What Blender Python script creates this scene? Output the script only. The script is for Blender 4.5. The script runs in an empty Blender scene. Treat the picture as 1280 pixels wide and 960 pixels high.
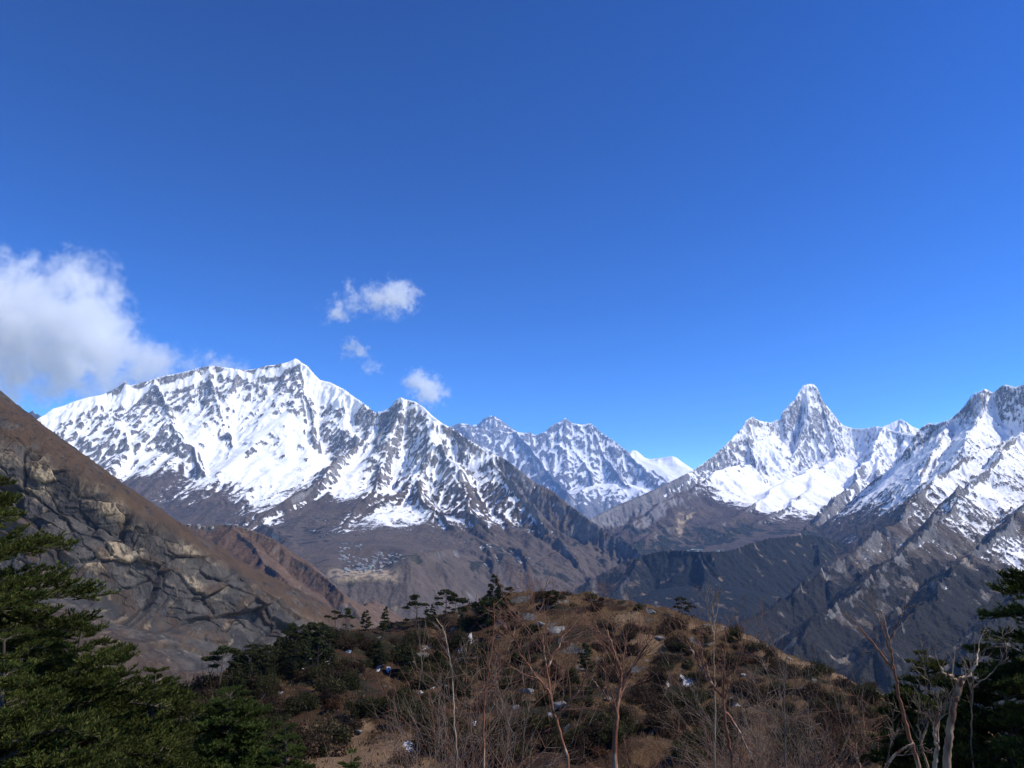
import bpy, math, random
import numpy as np
from mathutils import Vector, Matrix

scene = bpy.context.scene
R = math.radians
F = np.float32

# ------------------------------------------------------------------ camera, sky, sun, exposure
FPX = 924.0            # focal length in pixels of the 1280 px wide photograph
PITCH = R(12.4)
cam_data = bpy.data.cameras.new("camera")
cam = bpy.data.objects.new("camera", cam_data)
scene.collection.objects.link(cam)
cam_data.sensor_fit = 'HORIZONTAL'
cam_data.sensor_width = 36.0
cam_data.lens = 36.0 * FPX / 1280.0
cam_data.clip_start = 0.1
cam_data.clip_end = 200000.0
cam.location = (0, 0, 0)
cam.rotation_euler = (R(90) + PITCH, 0, 0)
scene.camera = cam

SUN_AZ = R(98)        # clockwise from the view direction (+Y): the sun stands to the right
SUN_EL = R(48)
world = bpy.data.worlds.new("World")
scene.world = world
world.use_nodes = True
wn = world.node_tree
wn.nodes.clear()
sky = wn.nodes.new("ShaderNodeTexSky")
sky.sky_type = 'NISHITA'
sky.sun_disc = False
sky.sun_elevation = SUN_EL
sky.sun_rotation = SUN_AZ
sky.altitude = 3900
sky.air_density = 1.0
sky.dust_density = 0.1
sky.ozone_density = 3.0
bg = wn.nodes.new("ShaderNodeBackground")
bg.inputs[1].default_value = 0.13
wo = wn.nodes.new("ShaderNodeOutputWorld")
hs = wn.nodes.new("ShaderNodeHueSaturation")     # the camera's deep blue rendering of the clear high-altitude sky
hs.inputs["Hue"].default_value = 0.514
hs.inputs["Saturation"].default_value = 1.3
wn.links.new(sky.outputs[0], hs.inputs["Color"])
def sky_mul(col, rgb):
    m = wn.nodes.new("ShaderNodeVectorMath"); m.operation = 'MULTIPLY'
    wn.links.new(col, m.inputs[0]); m.inputs[1].default_value = rgb
    return m.outputs[0]
gm = wn.nodes.new("ShaderNodeGamma")              # contrast of the camera's tone curve
gm.inputs[1].default_value = 1.62
wn.links.new(sky_mul(hs.outputs[0], (1 / .54, 1 / 1.35, 1 / 3.85)), gm.inputs[0])
wn.links.new(sky_mul(gm.outputs[0], (.37, 1.10, 3.2)), bg.inputs[0])
wn.links.new(bg.outputs[0], wo.inputs[0])

sun_data = bpy.data.lights.new("sun", 'SUN')
sun_data.energy = 2.8
sun_data.angle = R(0.5)
sun_data.color = (1.0, 0.94, 0.85)
sun = bpy.data.objects.new("sun", sun_data)
scene.collection.objects.link(sun)
sd = Vector((math.sin(SUN_AZ) * math.cos(SUN_EL), math.cos(SUN_AZ) * math.cos(SUN_EL), math.sin(SUN_EL)))
sun.rotation_euler = sd.to_track_quat('Z', 'Y').to_euler()

vs = scene.view_settings
vs.view_transform = 'Standard'
vs.look = 'None'
vs.exposure = 1.0
vs.gamma = 1.0
vs.use_curve_mapping = False
scene.cycles.max_bounces = 12
scene.cycles.diffuse_bounces = 3
scene.cycles.volume_bounces = 10
scene.cycles.transparent_max_bounces = 12

# ------------------------------------------------------------------ helpers
CT, ST = math.cos(PITCH), math.sin(PITCH)

def ray(px, py):
    """slopes (x/y, z/y) of the line of sight through a pixel of the photograph"""
    u = (px - 640.0) / FPX
    v = (480.0 - py) / FPX
    d = CT - v * ST
    return u / d, (ST + v * CT) / d

def P(px, py, Y):
    a, b = ray(px, py)
    return (a * Y, Y, b * Y)

def tag(o, label=None, cat=None, group=None, kind=None):
    if label: o["label"] = label
    if cat: o["category"] = cat
    if group: o["group"] = group
    if kind: o["kind"] = kind
    return o

def link(name, data, parent=None):
    o = bpy.data.objects.new(name, data)
    scene.collection.objects.link(o)
    if parent is not None:
        o.parent = parent
    return o

def mesh_np(name, co, faces, mat=None, smooth=True, attrs=None, mat_idx=None):
    """mesh from numpy arrays; faces is an (n, k) int array"""
    me = bpy.data.meshes.new(name)
    co = np.asarray(co, dtype=F)
    faces = np.asarray(faces, dtype=np.int32)
    n, k = faces.shape
    me.vertices.add(len(co)); me.vertices.foreach_set("co", co.ravel())
    me.loops.add(n * k); me.loops.foreach_set("vertex_index", faces.ravel())
    me.polygons.add(n)
    me.polygons.foreach_set("loop_start", np.arange(0, n * k, k, dtype=np.int32))
    me.polygons.foreach_set("loop_total", np.full(n, k, dtype=np.int32))
    if smooth:
        me.polygons.foreach_set("use_smooth", np.ones(n, dtype=bool))
    if mat_idx is not None:
        me.polygons.foreach_set("material_index", np.asarray(mat_idx, dtype=np.int32))
    for m in (mat if isinstance(mat, (list, tuple)) else [mat]):
        if m: me.materials.append(m)
    if attrs:
        for an, arr in attrs.items():
            at = me.color_attributes.new(an, 'FLOAT_COLOR', 'POINT')
            at.data.foreach_set("color", np.asarray(arr, dtype=F).ravel())
    me.update(calc_edges=True)
    me.validate()
    return me

def grid_faces(nr, nc):
    i = np.arange(nr * nc, dtype=np.int32).reshape(nr, nc)
    return np.stack([i[:-1, :-1], i[:-1, 1:], i[1:, 1:], i[1:, :-1]], -1).reshape(-1, 4)

# ------------------------------------------------------------------ noise
def _hash(ix, iy, seed):
    h = (ix.astype(np.int64) * 374761393 + iy.astype(np.int64) * 668265263 + seed * 1442695041) & 0xffffffff
    h = ((h ^ (h >> 13)) * 1274126177) & 0xffffffff
    h = h ^ (h >> 16)
    return h

def hash01(ix, iy, seed):
    return (_hash(ix, iy, seed) & 0xffffff).astype(F) / F(0xffffff)

def perlin(x, y, seed=0):
    x = np.asarray(x, dtype=np.float64); y = np.asarray(y, dtype=np.float64)
    x0 = np.floor(x); y0 = np.floor(y)
    fx = (x - x0).astype(F); fy = (y - y0).astype(F)
    ix = x0.astype(np.int64); iy = y0.astype(np.int64)
    u = fx * fx * fx * (fx * (fx * 6 - 15) + 10)
    v = fy * fy * fy * (fy * (fy * 6 - 15) + 10)
    def g(i, j, dx, dy):
        a = hash01(i, j, seed) * F(6.2831853)
        return np.cos(a) * dx + np.sin(a) * dy
    a = g(ix, iy, fx, fy); b = g(ix + 1, iy, fx - 1, fy)
    c = g(ix, iy + 1, fx, fy - 1); d = g(ix + 1, iy + 1, fx - 1, fy - 1)
    return ((a + (b - a) * u) + ((c + (d - c) * u) - (a + (b - a) * u)) * v) * F(1.5)

def fbm(x, y, octv=4, seed=0, gain=0.5, lac=2.03):
    s = 0; a = 1.0; t = 0.0
    for o in range(octv):
        s = s + F(a) * perlin(x, y, seed + o * 17)
        t += a; a *= gain; x = x * lac + 13.7; y = y * lac - 7.1
    return s / F(t)

def ridged(x, y, octv=4, seed=0, gain=0.55, lac=2.07):
    s = 0; a = 1.0; t = 0.0; w = 1.0
    for o in range(octv):
        n = 1 - np.abs(perlin(x, y, seed + o * 31))
        n = n * n * w
        w = np.clip(n * 1.6, 0, 1)
        s = s + F(a) * n
        t += a; a *= gain; x = x * lac + 5.3; y = y * lac + 9.2
    return s / F(t)

def sstep(a, b, x):
    t = np.clip((x - a) / (b - a), 0, 1)
    return t * t * (3 - 2 * t)

def facets(x, y, seed, tilt=.5):
    """angular blocks: every cell is a plane of its own height and tilt; also the distance to the cell edge"""
    ix = np.floor(x).astype(np.int64); iy = np.floor(y).astype(np.int64)
    d1 = np.full(x.shape, 9, dtype=F); d2 = d1.copy(); v = np.zeros(x.shape, dtype=F)
    for di in (-1, 0, 1):
        for dj in (-1, 0, 1):
            a, b = ix + di, iy + dj
            dx = (x - a - hash01(a, b, seed)).astype(F); dy = (y - b - hash01(a, b, seed + 1)).astype(F)
            d = np.sqrt(dx * dx + dy * dy)
            h = hash01(a, b, seed + 2) - F(.5) + F(tilt) * ((hash01(a, b, seed + 3) - F(.5)) * dx + (hash01(a, b, seed + 4) - F(.5)) * dy) * 2
            near = d < d1
            d2 = np.where(near, d1, np.minimum(d2, d)); v = np.where(near, h, v); d1 = np.where(near, d, d1)
    return v, d2 - d1

def gullies(x, y, gx, gy, wave, amp, octv, seed, gain=0.5, sharp=0.75):
    """branching gullies and ribs that run down the slope (gx, gy)"""
    out = np.zeros_like(gx)
    w_ = wave; a_ = amp
    for o in range(octv):
        sl = np.sqrt(gx * gx + gy * gy) + F(1e-5)
        px_, py_ = -gy / sl, gx / sl
        X = (x / w_).astype(F); Y = (y / w_).astype(F)
        ix = np.floor(X).astype(np.int64); iy = np.floor(Y).astype(np.int64)
        C = np.zeros_like(gx); S = np.zeros_like(gx); W = np.zeros_like(gx)
        for di in (-1, 0, 1):
            for dj in (-1, 0, 1):
                hx = hash01(ix + di, iy + dj, seed + o * 57 + 1)
                hy = hash01(ix + di, iy + dj, seed + o * 57 + 2)
                dx = X - (ix + di) - hx; dy = Y - (iy + dj) - hy
                w = np.exp(-(dx * dx + dy * dy) * F(2.2))
                ph = (dx * px_ + dy * py_) * F(6.2831853) + (hx - F(.5)) * 2
                C += w * np.cos(ph); S += w * np.sin(ph); W += w
        c = C / W; s = S / W
        m = np.clip(sl * 1.6, 0, 1)
        h = (1 - sharp) * c + sharp * (1 - np.sqrt(np.maximum(2 * (1 - c), 0)))
        out += F(a_) * m * h
        k = F(-a_ * 6.2831853 / w_ * 0.8) * s * m
        gx = gx + k * px_; gy = gy + k * py_
        w_ *= 0.5; a_ *= gain
    return out

def rbf(pts, X, Y, s=1000.0, lam=0.0):
    """thin-plate surface through (x, y, z) points"""
    p = np.array(pts, dtype=np.float64)
    A = p[:, :2] / s
    def phi(r2):
        return np.where(r2 > 1e-12, 0.5 * r2 * np.log(r2 + 1e-20), 0)
    n = len(p)
    D = ((A[:, None] - A[None]) ** 2).sum(-1)
    K = np.zeros((n + 3, n + 3))
    K[:n, :n] = phi(D) + lam * np.eye(n)
    K[:n, n] = 1; K[:n, n + 1:] = A
    K[n, :n] = 1; K[n + 1:, :n] = A.T
    c = np.linalg.solve(K, np.concatenate([p[:, 2], [0, 0, 0]]))
    x = (X / s).astype(np.float64); y = (Y / s).astype(np.float64)
    out = c[n] + c[n + 1] * x + c[n + 2] * y
    for i in range(n):
        out += c[i] * phi((x - A[i, 0]) ** 2 + (y - A[i, 1]) ** 2)
    return out.astype(F)

def ridge_height(X, Y, ridges, h=None):
    """highest of all ridge roofs; a ridge is (k1, k2, d0, [points]): steepness k1 at the crest easing to k2 over d0 metres"""
    if h is None:
        h = np.full(X.shape, -5000, dtype=F)
    for k1, k2, d0, p_ in ridges:
        p = np.array(p_, dtype=F)
        for a, b in zip(p[:-1], p[1:]):
            d = b - a
            l2 = float(d[0] ** 2 + d[1] ** 2) + 1e-6
            t = np.clip(((X - a[0]) * d[0] + (Y - a[1]) * d[1]) / F(l2), 0, 1)
            qx = X - a[0] - t * d[0]; qy = Y - a[1] - t * d[1]
            dist = np.sqrt(qx * qx + qy * qy)
            z = a[2] + t * d[2] - F(k2) * dist - F((k1 - k2) * d0) * (1 - np.exp(-dist / F(d0)))
            np.maximum(h, z, out=h)
    return h

def px_ridge(k1, k2, d0, pts):
    """ridge given as (pixel x, pixel y, distance in km)"""
    return (k1, k2, d0, [P(a, b, c * 1000.0) for a, b, c in pts])

class Fan:
    """a patch of terrain sampled along lines of sight over the plan: x = slope * y"""
    def __init__(self, px0, px1, ncol, y0, y1, nrow, power=1.0):
        a0 = (px0 - 640) / FPX / 0.955; a1 = (px1 - 640) / FPX / 0.955
        self.a = np.linspace(a0, a1, ncol).astype(F)
        t = np.linspace(0, 1, nrow) ** power
        self.y = (y0 + (y1 - y0) * t).astype(F)
        self.X = self.y[:, None] * self.a[None]
        self.Y = np.repeat(self.y[:, None], ncol, 1)
        self.n = (nrow, ncol)
    def grad(self, h):
        hy = np.gradient(h, self.y, axis=0)
        ha = np.gradient(h, self.a, axis=1)
        gx = ha / self.Y
        gy = hy - gx * self.a[None]
        return gx.astype(F), gy.astype(F)
    def fit_skyline(self, h, sky, spread, rows=None, n=3, blur=2):
        """raise or lower the crest so that the skyline runs through the listed pixels"""
        s = np.array([ray(a, b) for a, b in sky])
        s = s[np.argsort(s[:, 0])]
        want = np.interp(self.a, s[:, 0], s[:, 1])
        inside = sstep(0, 0.02, self.a - s[0, 0]) * sstep(0, 0.02, s[-1, 0] - self.a)
        inside = inside.astype(F)
        for _ in range(n):
            e = h / self.Y
            if rows is not None:
                e = np.where((self.Y >= rows[0]) & (self.Y <= rows[1]), e, -9)
            r = e.argmax(0)
            cur = e[r, np.arange(len(self.a))]
            d = (want - cur) * inside
            if blur:
                ker = np.ones(2 * blur + 1) / (2 * blur + 1)
                d = np.convolve(np.pad(d, blur, mode='edge'), ker, 'valid')
            yc = self.y[r]
            ys = np.convolve(np.pad(yc, 6, mode='edge'), np.ones(13) / 13, 'valid')
            w = np.exp(-((self.Y - ys[None]) / spread) ** 2)
            h = h + (d[None] * yc[None]).astype(F) * w.astype(F)
        return h.astype(F)
    def mesh(self, name, h, mat, attrs):
        co = np.stack([self.X, self.Y, np.maximum(h, -940)], -1).reshape(-1, 3)
        return mesh_np(name, co, grid_faces(*self.n), mat, True, attrs)

def blur2(h, r):
    k = np.ones(2 * r + 1) / (2 * r + 1)
    for ax in (0, 1):
        p = [(0, 0), (0, 0)]; p[ax] = (r, r)
        q = np.pad(h, p, mode='edge')
        c = np.cumsum(q, axis=ax, dtype=np.float64)
        z = np.zeros_like(np.take(c, [0], axis=ax))
        c = np.concatenate([z, c], axis=ax)
        n = h.shape[ax]
        h = (np.take(c, np.arange(2 * r + 1, 2 * r + 1 + n), axis=ax) - np.take(c, np.arange(0, n), axis=ax)) / (2 * r + 1)
    return h.astype(F)

# ------------------------------------------------------------------ material helpers
class NT:
    def __init__(self, name):
        self.m = bpy.data.materials.new(name)
        self.m.use_nodes = True
        self.t = self.m.node_tree
        self.t.nodes.clear()
        self.out = self.t.nodes.new("ShaderNodeOutputMaterial")
    def n(self, typ, **kw):
        nd = self.t.nodes.new(typ)
        for k, v in kw.items():
            setattr(nd, k, v)
        return nd
    def l(self, a, b):
        self.t.links.new(a, b)
    def put(self, inp, v):
        if hasattr(v, "is_output"):
            self.l(v, inp)
        elif isinstance(v, (tuple, list)) and len(v) == 3 and inp.type == 'RGBA':
            inp.default_value = (*v, 1)
        else:
            inp.default_value = v
    def math(self, op, a, b=0.0, clamp=False):
        nd = self.n("ShaderNodeMath", operation=op, use_clamp=clamp)
        self.put(nd.inputs[0], a); self.put(nd.inputs[1], b)
        return nd.outputs[0]
    def mix(self, f, a, b, blend='MIX'):
        nd = self.n("ShaderNodeMix", data_type='RGBA', blend_type=blend)
        self.put(nd.inputs[0], f); self.put(nd.inputs[6], a); self.put(nd.inputs[7], b)
        return nd.outputs[2]
    def noise(self, vec, scale, detail=4, rough=0.55, out=0, dist=0.0):
        nd = self.n("ShaderNodeTexNoise")
        if vec is not None: self.l(vec, nd.inputs["Vector"])
        nd.inputs["Scale"].default_value = scale
        nd.inputs["Detail"].default_value = detail
        nd.inputs["Roughness"].default_value = rough
        nd.inputs["Distortion"].default_value = dist
        return nd.outputs[out]
    def voronoi(self, vec, scale, feature='F1', out=0):
        nd = self.n("ShaderNodeTexVoronoi", feature=feature)
        if vec is not None: self.l(vec, nd.inputs["Vector"])
        nd.inputs["Scale"].default_value = scale
        return nd.outputs[out]
    def step(self, x, a, b):
        nd = self.n("ShaderNodeMapRange", interpolation_type='SMOOTHSTEP')
        self.put(nd.inputs[0], x); self.put(nd.inputs[1], a); self.put(nd.inputs[2], b)
        return nd.outputs[0]
    def vmul(self, vec, v):
        nd = self.n("ShaderNodeVectorMath", operation='MULTIPLY')
        self.put(nd.inputs[0], vec); nd.inputs[1].default_value = v
        return nd.outputs[0]
    def bump(self, h, strength, dist):
        nd = self.n("ShaderNodeBump")
        nd.inputs["Strength"].default_value = strength
        nd.inputs["Distance"].default_value = dist
        self.l(h, nd.inputs["Height"])
        return nd.outputs[0]
    def bsdf(self, col, rough=0.9, normal=None, spec=0.2, **kw):
        b = self.n("ShaderNodeBsdfPrincipled")
        self.put(b.inputs["Base Color"], col)
        self.put(b.inputs["Roughness"], rough)
        b.inputs["Specular IOR Level"].default_value = spec
        if normal is not None: self.l(normal, b.inputs["Normal"])
        for k, v in kw.items():
            self.put(b.inputs[k], v)
        self.l(b.outputs[0], self.out.inputs[0])
        return b
    def coord(self, which="Object"):
        return self.n("ShaderNodeTexCoord").outputs[which]
    def attr(self, name):
        a = self.n("ShaderNodeAttribute", attribute_name=name)
        s = self.n("ShaderNodeSeparateColor")
        self.l(a.outputs["Color"], s.inputs[0])
        return s.outputs[0], s.outputs[1], s.outputs[2], a.outputs["Alpha"]

def mountain_material(name, cell, rock, rock2, earth, earth2, forest, snow=(.86, .87, .90), grain=1.0, streak=1.0):
    """cell: size in metres of the finest visible relief"""
    t = NT(name)
    c = t.vmul(t.coord(), (1, 1, streak))
    r, g, b, a = t.attr("cover")          # snow, woodland, dry turf, lichen/stain
    n1 = t.noise(c, 1 / (cell * 3), 6, 0.6)
    n2 = t.noise(c, 1 / (cell * 14), 5, 0.6)
    n3 = t.noise(c, 1 / (cell * .9), 3, 0.6)
    rk = t.mix(t.step(n2, .35, .65), rock, rock2)
    rk = t.mix(t.step(n1, .3, .75), rk, t.mix(.5, rk, (.03, .03, .035)), 'MIX')
    er = t.mix(t.step(n2, .35, .68), earth, earth2)
    er = t.mix(t.math('MULTIPLY', t.step(n1, .4, .7), .6), er, t.mix(.5, er, (.03, .025, .02)))
    base = t.mix(b, rk, er)
    fmask = t.step(t.math('ADD', g, t.math('MULTIPLY', t.math('SUBTRACT', n1, .5), 1.1 * grain)), .38, .62)
    fo = t.mix(t.step(n3, .3, .7), forest, tuple(v * .45 for v in forest))
    base = t.mix(fmask, base, fo)
    base = t.mix(t.math('MULTIPLY', a, t.step(n1, .35, .6)), base, (.38, .30, .20))
    n4 = t.noise(t.vmul(c, (1, 1, .55)), 1 / (cell * 2.2), 8, .72)
    sm = t.math('ADD', r, t.math('MULTIPLY', t.math('SUBTRACT', n3, .5), .75 * grain))
    sm = t.math('ADD', sm, t.math('MULTIPLY', t.math('SUBTRACT', n4, .5), 1.25 * grain))
    sm = t.step(sm, .40, .60)
    col = t.mix(sm, base, snow)
    hh = t.math('ADD', n1, t.math('MULTIPLY', n3, .35))
    soft = t.math('SUBTRACT', 1.0, t.math('MULTIPLY', sm, .7))
    hh = t.math('MULTIPLY', hh, soft)
    nb = t.bump(hh, 0.75, cell * 1.6)
    t.bsdf(col, 0.85, nb, 0.15)
    return t.m
# ------------------------------------------------------------------ mountains
def cover(fan, h, line, soft, s_lo, s_hi, seed, wood=None, turf_lo=.75, turf_hi=1.15, hollow=1.0, hr=4, stain=None, wave=900., dust=.37):
    gx, gy = fan.grad(h)
    sf = np.sqrt(gx * gx + gy * gy)
    gx, gy = fan.grad(blur2(h, hr))
    sl = .45 * sf + .55 * np.sqrt(gx * gx + gy * gy)
    X, Y = fan.X, fan.Y
    nz = fbm(X / wave, Y / wave, 5, seed)
    nf = fbm(X / (wave * .16), Y / (wave * .16), 4, seed + 5)
    hol = (blur2(h, hr) - h) / (hr * float(np.median(np.diff(fan.y)))) * hollow
    alt = h - line + nz * soft * 1.1 + nf * soft * .5 + np.clip(hol, -.6, .9) * soft * 1.3
    sn = sstep(-soft, soft, alt)
    steep = sl + nf * .24 + nz * .16 + .34 * fbm(X / wave / 2.2 + 7, Y / wave / 2.2, 3, seed + 11) - np.clip(hol, -.6, .9) * .9
    sn = sn * (dust + (1 - dust) * (1 - sstep(s_lo, s_hi, steep)))
    tf = 1 - sstep(turf_lo, turf_hi, sl + nf * .3 + nz * .15)
    wd = np.zeros_like(h) if wood is None else wood(X, Y, h, sl, nz, nf)
    st = np.zeros_like(h) if stain is None else stain(X, Y, h, sl, nz, nf)
    return np.stack([sn, wd, tf, st], -1).reshape(-1, 4)

def relief(fan, h, wave, amp, octv, seed, rough=0.0, rwave=60., gain=.5, sharp=.75, mult=1.0):
    gx, gy = fan.grad(blur2(h, 3))
    h = h + mult * gullies(fan.X, fan.Y, gx, gy, wave, amp, octv, seed, gain, sharp)
    if rough:
        gx, gy = fan.grad(h)
        sl = np.clip(np.sqrt(gx * gx + gy * gy) * 1.1 - .25, 0, 1.5)
        h = h + mult * rough * sl * (ridged(fan.X / rwave, fan.Y / rwave, 4, seed + 9) - .5)
    return h.astype(F)

def snow_fill(fan, h, line, lo=.72, hi=1.02, k=.8, r=4):
    """snow lies deep on the gentler high ground and smooths its small relief"""
    b = blur2(h, r)
    gx, gy = fan.grad(b)
    m = (1 - sstep(lo, hi, np.sqrt(gx * gx + gy * gy))) * sstep(-150, 200, h - line) * k
    m = blur2(m.astype(F), 2)
    return h * (1 - m) + b * m

def warp(fan, amp, wave, seed):
    X = fan.X + amp * fbm(fan.X / wave, fan.Y / wave, 4, seed)
    Y = fan.Y + amp * fbm(fan.X / wave, fan.Y / wave, 4, seed + 40)
    return X.astype(F), Y.astype(F)

def unit_(v):
    return v / (np.linalg.norm(v, axis=-1, keepdims=True) + 1e-9)

def pts(l):
    return [P(a, b, c * 1000.) for a, b, c in l]

def structure(name, me, label):
    return tag(link(name, me), label, "mountain", None, "structure")

# --- the broad massif on the left with the snow summit, its second peak and the long spur into the valley
def build_left_massif():
    f = Fan(-70, 900, 800, 3300, 10600, 760)
    sky = [(-70, 600), (0, 545), (30, 531), (44, 525), (55, 519), (66, 511), (80, 507), (92, 502), (105, 498), (113, 496), (125, 494), (140, 488),
           (150, 482), (156, 476), (162, 482), (170, 480), (185, 476), (200, 471), (215, 468), (225, 466), (245, 461), (262, 457), (280, 459), (305, 463),
           (320, 461), (333, 457), (345, 456), (358, 453), (366, 450), (369, 448), (372, 449), (378, 454), (384, 457),
           (388, 462), (394, 469), (400, 475), (413, 478), (425, 484), (432, 488), (441, 495), (452, 502), (462, 510),
           (469, 516), (478, 514), (484, 511), (489, 508), (494, 501), (501, 496), (506, 499), (519, 502), (530, 509),
           (541, 520), (553, 529), (568, 537), (590, 552), (610, 565), (630, 573), (640, 580), (650, 588), (668, 603),
           (690, 613), (710, 630), (735, 648), (765, 668), (785, 680), (800, 690), (815, 705), (850, 740), (900, 790)]
    X, Y = warp(f, 150., 1100., 3)
    base = rbf(pts([(0, 700, 6.), (100, 690, 6.), (200, 672, 6.2), (300, 668, 5.9), (400, 665, 5.6), (480, 668, 5.3), (560, 690, 4.9), (640, 730, 4.5), (700, 750, 4.6),
                    (330, 700, 4.6), (390, 690, 4.7), (430, 684, 4.55), (470, 683, 4.5), (430, 708, 4.02), (470, 712, 3.98), (520, 690, 4.35),
                    (500, 704, 4.0), (560, 715, 4.1), (330, 760, 3.7), (420, 745, 3.75), (480, 748, 3.72), (530, 770, 3.7), (600, 770, 4.1),
                    (400, 830, 3.4), (560, 840, 3.5), (700, 800, 4.3), (800, 780, 4.8), (800, 720, 5.6), (0, 800, 3.6), (200, 790, 3.5),
                    (100, 600, 8.4), (300, 610, 8.0), (450, 590, 8.), (600, 640, 6.6), (870, 780, 5.2), (200, 650, 10.5), (500, 680, 10.4), (700, 720, 9.5)]), f.X, f.Y, 1000., .02)
    rid = [px_ridge(1.7, 0.55, 560, [(-70, 600, 8.2), (44, 525, 8.8), (113, 496, 9.1), (150, 475, 9.3), (262, 457, 9.5), (333, 457, 9.5), (369, 448, 9.5), (400, 475, 9.3),
                                 (441, 495, 9.0), (470, 516, 8.6), (501, 496, 8.2), (541, 520, 7.9), (575, 541, 7.6), (630, 573, 7.2), (690, 613, 6.7),
                                 (750, 658, 6.2), (800, 690, 5.8), (840, 735, 5.4)]),
           px_ridge(1.26, 0.68, 450, [(470, 516, 8.6), (458, 540, 8.2), (420, 568, 7.6), (400, 590, 7.1), (370, 618, 6.6), (330, 645, 6.2), (300, 668, 5.8)]),
           px_ridge(1.32, 0.71, 450, [(501, 496, 8.2), (484, 535, 7.8), (478, 570, 7.4), (468, 604, 6.9), (452, 640, 6.3), (430, 668, 5.6)]),
           px_ridge(1.21, 0.65, 450, [(541, 520, 7.9), (548, 553, 7.4), (515, 592, 6.9), (490, 618, 6.5), (455, 648, 6.0)]),
           px_ridge(1.15, 0.62, 450, [(548, 553, 7.4), (575, 575, 7.0), (583, 610, 6.4), (600, 650, 5.8), (640, 690, 5.2), (660, 730, 4.7)]),
           px_ridge(1.15, 0.62, 450, [(515, 592, 6.9), (535, 625, 6.2), (560, 655, 5.7), (600, 690, 5.1), (625, 730, 4.6)]),
           px_ridge(1.15, 0.62, 450, [(610, 565, 7.3), (640, 605, 6.6), (670, 640, 6.1), (710, 690, 5.4), (745, 730, 4.9)]),
           px_ridge(1.32, 0.71, 450, [(262, 457, 9.5), (275, 500, 9.0), (285, 540, 8.5), (278, 585, 7.8), (300, 625, 7.1), (320, 655, 6.3)]),
           px_ridge(1.26, 0.68, 450, [(190, 468, 9.4), (212, 510, 8.8), (235, 555, 8.2), (262, 600, 7.5), (275, 635, 6.8)]),
           px_ridge(1.26, 0.68, 450, [(113, 496, 9.1), (160, 535, 8.6), (170, 575, 8.0), (185, 620, 7.3), (200, 650, 6.7)]),
           px_ridge(1.38, 0.74, 450, [(369, 448, 9.5), (372, 490, 9.15), (392, 520, 8.8), (400, 545, 8.4)]),
           px_ridge(1.38, 0.74, 450, [(320, 461, 9.5), (325, 500, 9.1), (335, 540, 8.7)]),
           px_ridge(1.38, 0.74, 450, [(425, 484, 9.1), (432, 520, 8.7), (445, 545, 8.3)]),
           px_ridge(0.84, 0.68, 400, [(560, 690, 4.7), (530, 694, 4.35), (510, 698, 4.08), (500, 706, 3.95), (505, 722, 3.85)]),
           px_ridge(1.05, 0.85, 400, [(330, 655, 5.9), (345, 668, 5.5), (370, 688, 5.1)]),
           ]
    h = ridge_height(X, Y, rid)
    k = 90.
    m = np.maximum(h, base)
    h = m + k * np.exp(-np.abs(h - base) / k) * .35
    # the terrace of the village, and the cliffs under its rim
    px_ = f.X / f.Y
    u0, u1 = ray(418, 710)[0], ray(502, 710)[0]
    side = sstep(u0 - .02, u0 + .012, px_) * (1 - sstep(u1 - .022, u1 + .006, px_))
    rim = 3820 + 40 * fbm(px_ * 30, px_ * 0 + .3, 3, 2) + 0 * f.Y
    zr = P(460, 722, 3850)[2]
    terr = zr + (f.Y - rim) * .16
    inn = sstep(0, 15, f.Y - rim) * (1 - sstep(4380, 4560, f.Y)) * side
    h = relief(f, h, 900., 66., 6, 11, 46., 120., .54, .7, .55 + .45 * sstep(-100, 900, h) + .35 * sstep(520, 600, px_ * FPX + 640) * sstep(900, 300, h))
    h = h * (1 - inn) + terr * inn
    below = sstep(0, 40, rim - f.Y) * side * (1 - sstep(250, 480, rim - f.Y))
    h = np.where(side > .02, h * (1 - below) + np.minimum(h, zr - 30 - (rim - f.Y) * .85 + 22 * ridged(f.X / 60, f.Y / 200, 3, 4)) * below, h)
    h = snow_fill(f, h, 620.)
    h = f.fit_skyline(h, sky, 380., None, 4, 1)
    def line(): return P(300, 640, 7400.)[2]
    col = px_ * FPX + 640
    ln = np.interp(col, [0, 150, 250, 330, 390, 430, 480, 560, 640, 700, 800], [900, 800, 600, 400, 560, 380, 260, 300, 330, 420, 700])
    rs_ = sstep(480, 530, col) * sstep(500, 800, h)
    low = sstep(700, 400, h)
    cov = cover(f, h, ln, 500., .75 + .27 * rs_, 1.45 + .38 * rs_, 21, lambda X, Y, h, sl, nz, nf: sstep(650, 300, h) * sstep(.12, .42, nz * .6 + nf * .8) * .75, .8 + .5 * low, 1.25 + .8 * low, 1.1, 4,
                lambda X, Y, h, sl, nz, nf: (sstep(.10, .35, nf) * .5 * sstep(.9, .1, np.abs(col - 505) / 26) * (Y < 4100)).astype(F))
    cov = cov.reshape(*f.n, 4)
    cov[..., 2] = np.maximum(cov[..., 2], inn)
    cy = np.interp(col, [44, 113, 262, 369, 400, 441, 470, 501, 541, 575], [8800, 9100, 9500, 9500, 9300, 9000, 8600, 8200, 7900, 7600])
    wid = np.interp(col, [44, 110, 200, 330, 368, 376, 436, 455, 490, 560], [260, 160, 45, 40, 45, 330, 300, 60, 25, 30])
    cap = sstep(1.15, .55, np.abs(f.Y - cy) / wid + .9 * fbm(f.X / 170, f.Y / 170, 4, 77)) * .95
    cov[..., 0] = np.maximum(cov[..., 0], cap)
    cov[..., 3] = np.maximum(cov[..., 3], inn * (1 - sstep(4010, 4060, f.Y)) * .9)
    m = mountain_material("left_massif_rock", 16., (.26, .25, .245), (.165, .16, .162), (.108, .084, .068), (.076, .062, .053), (.035, .037, .03))
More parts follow.
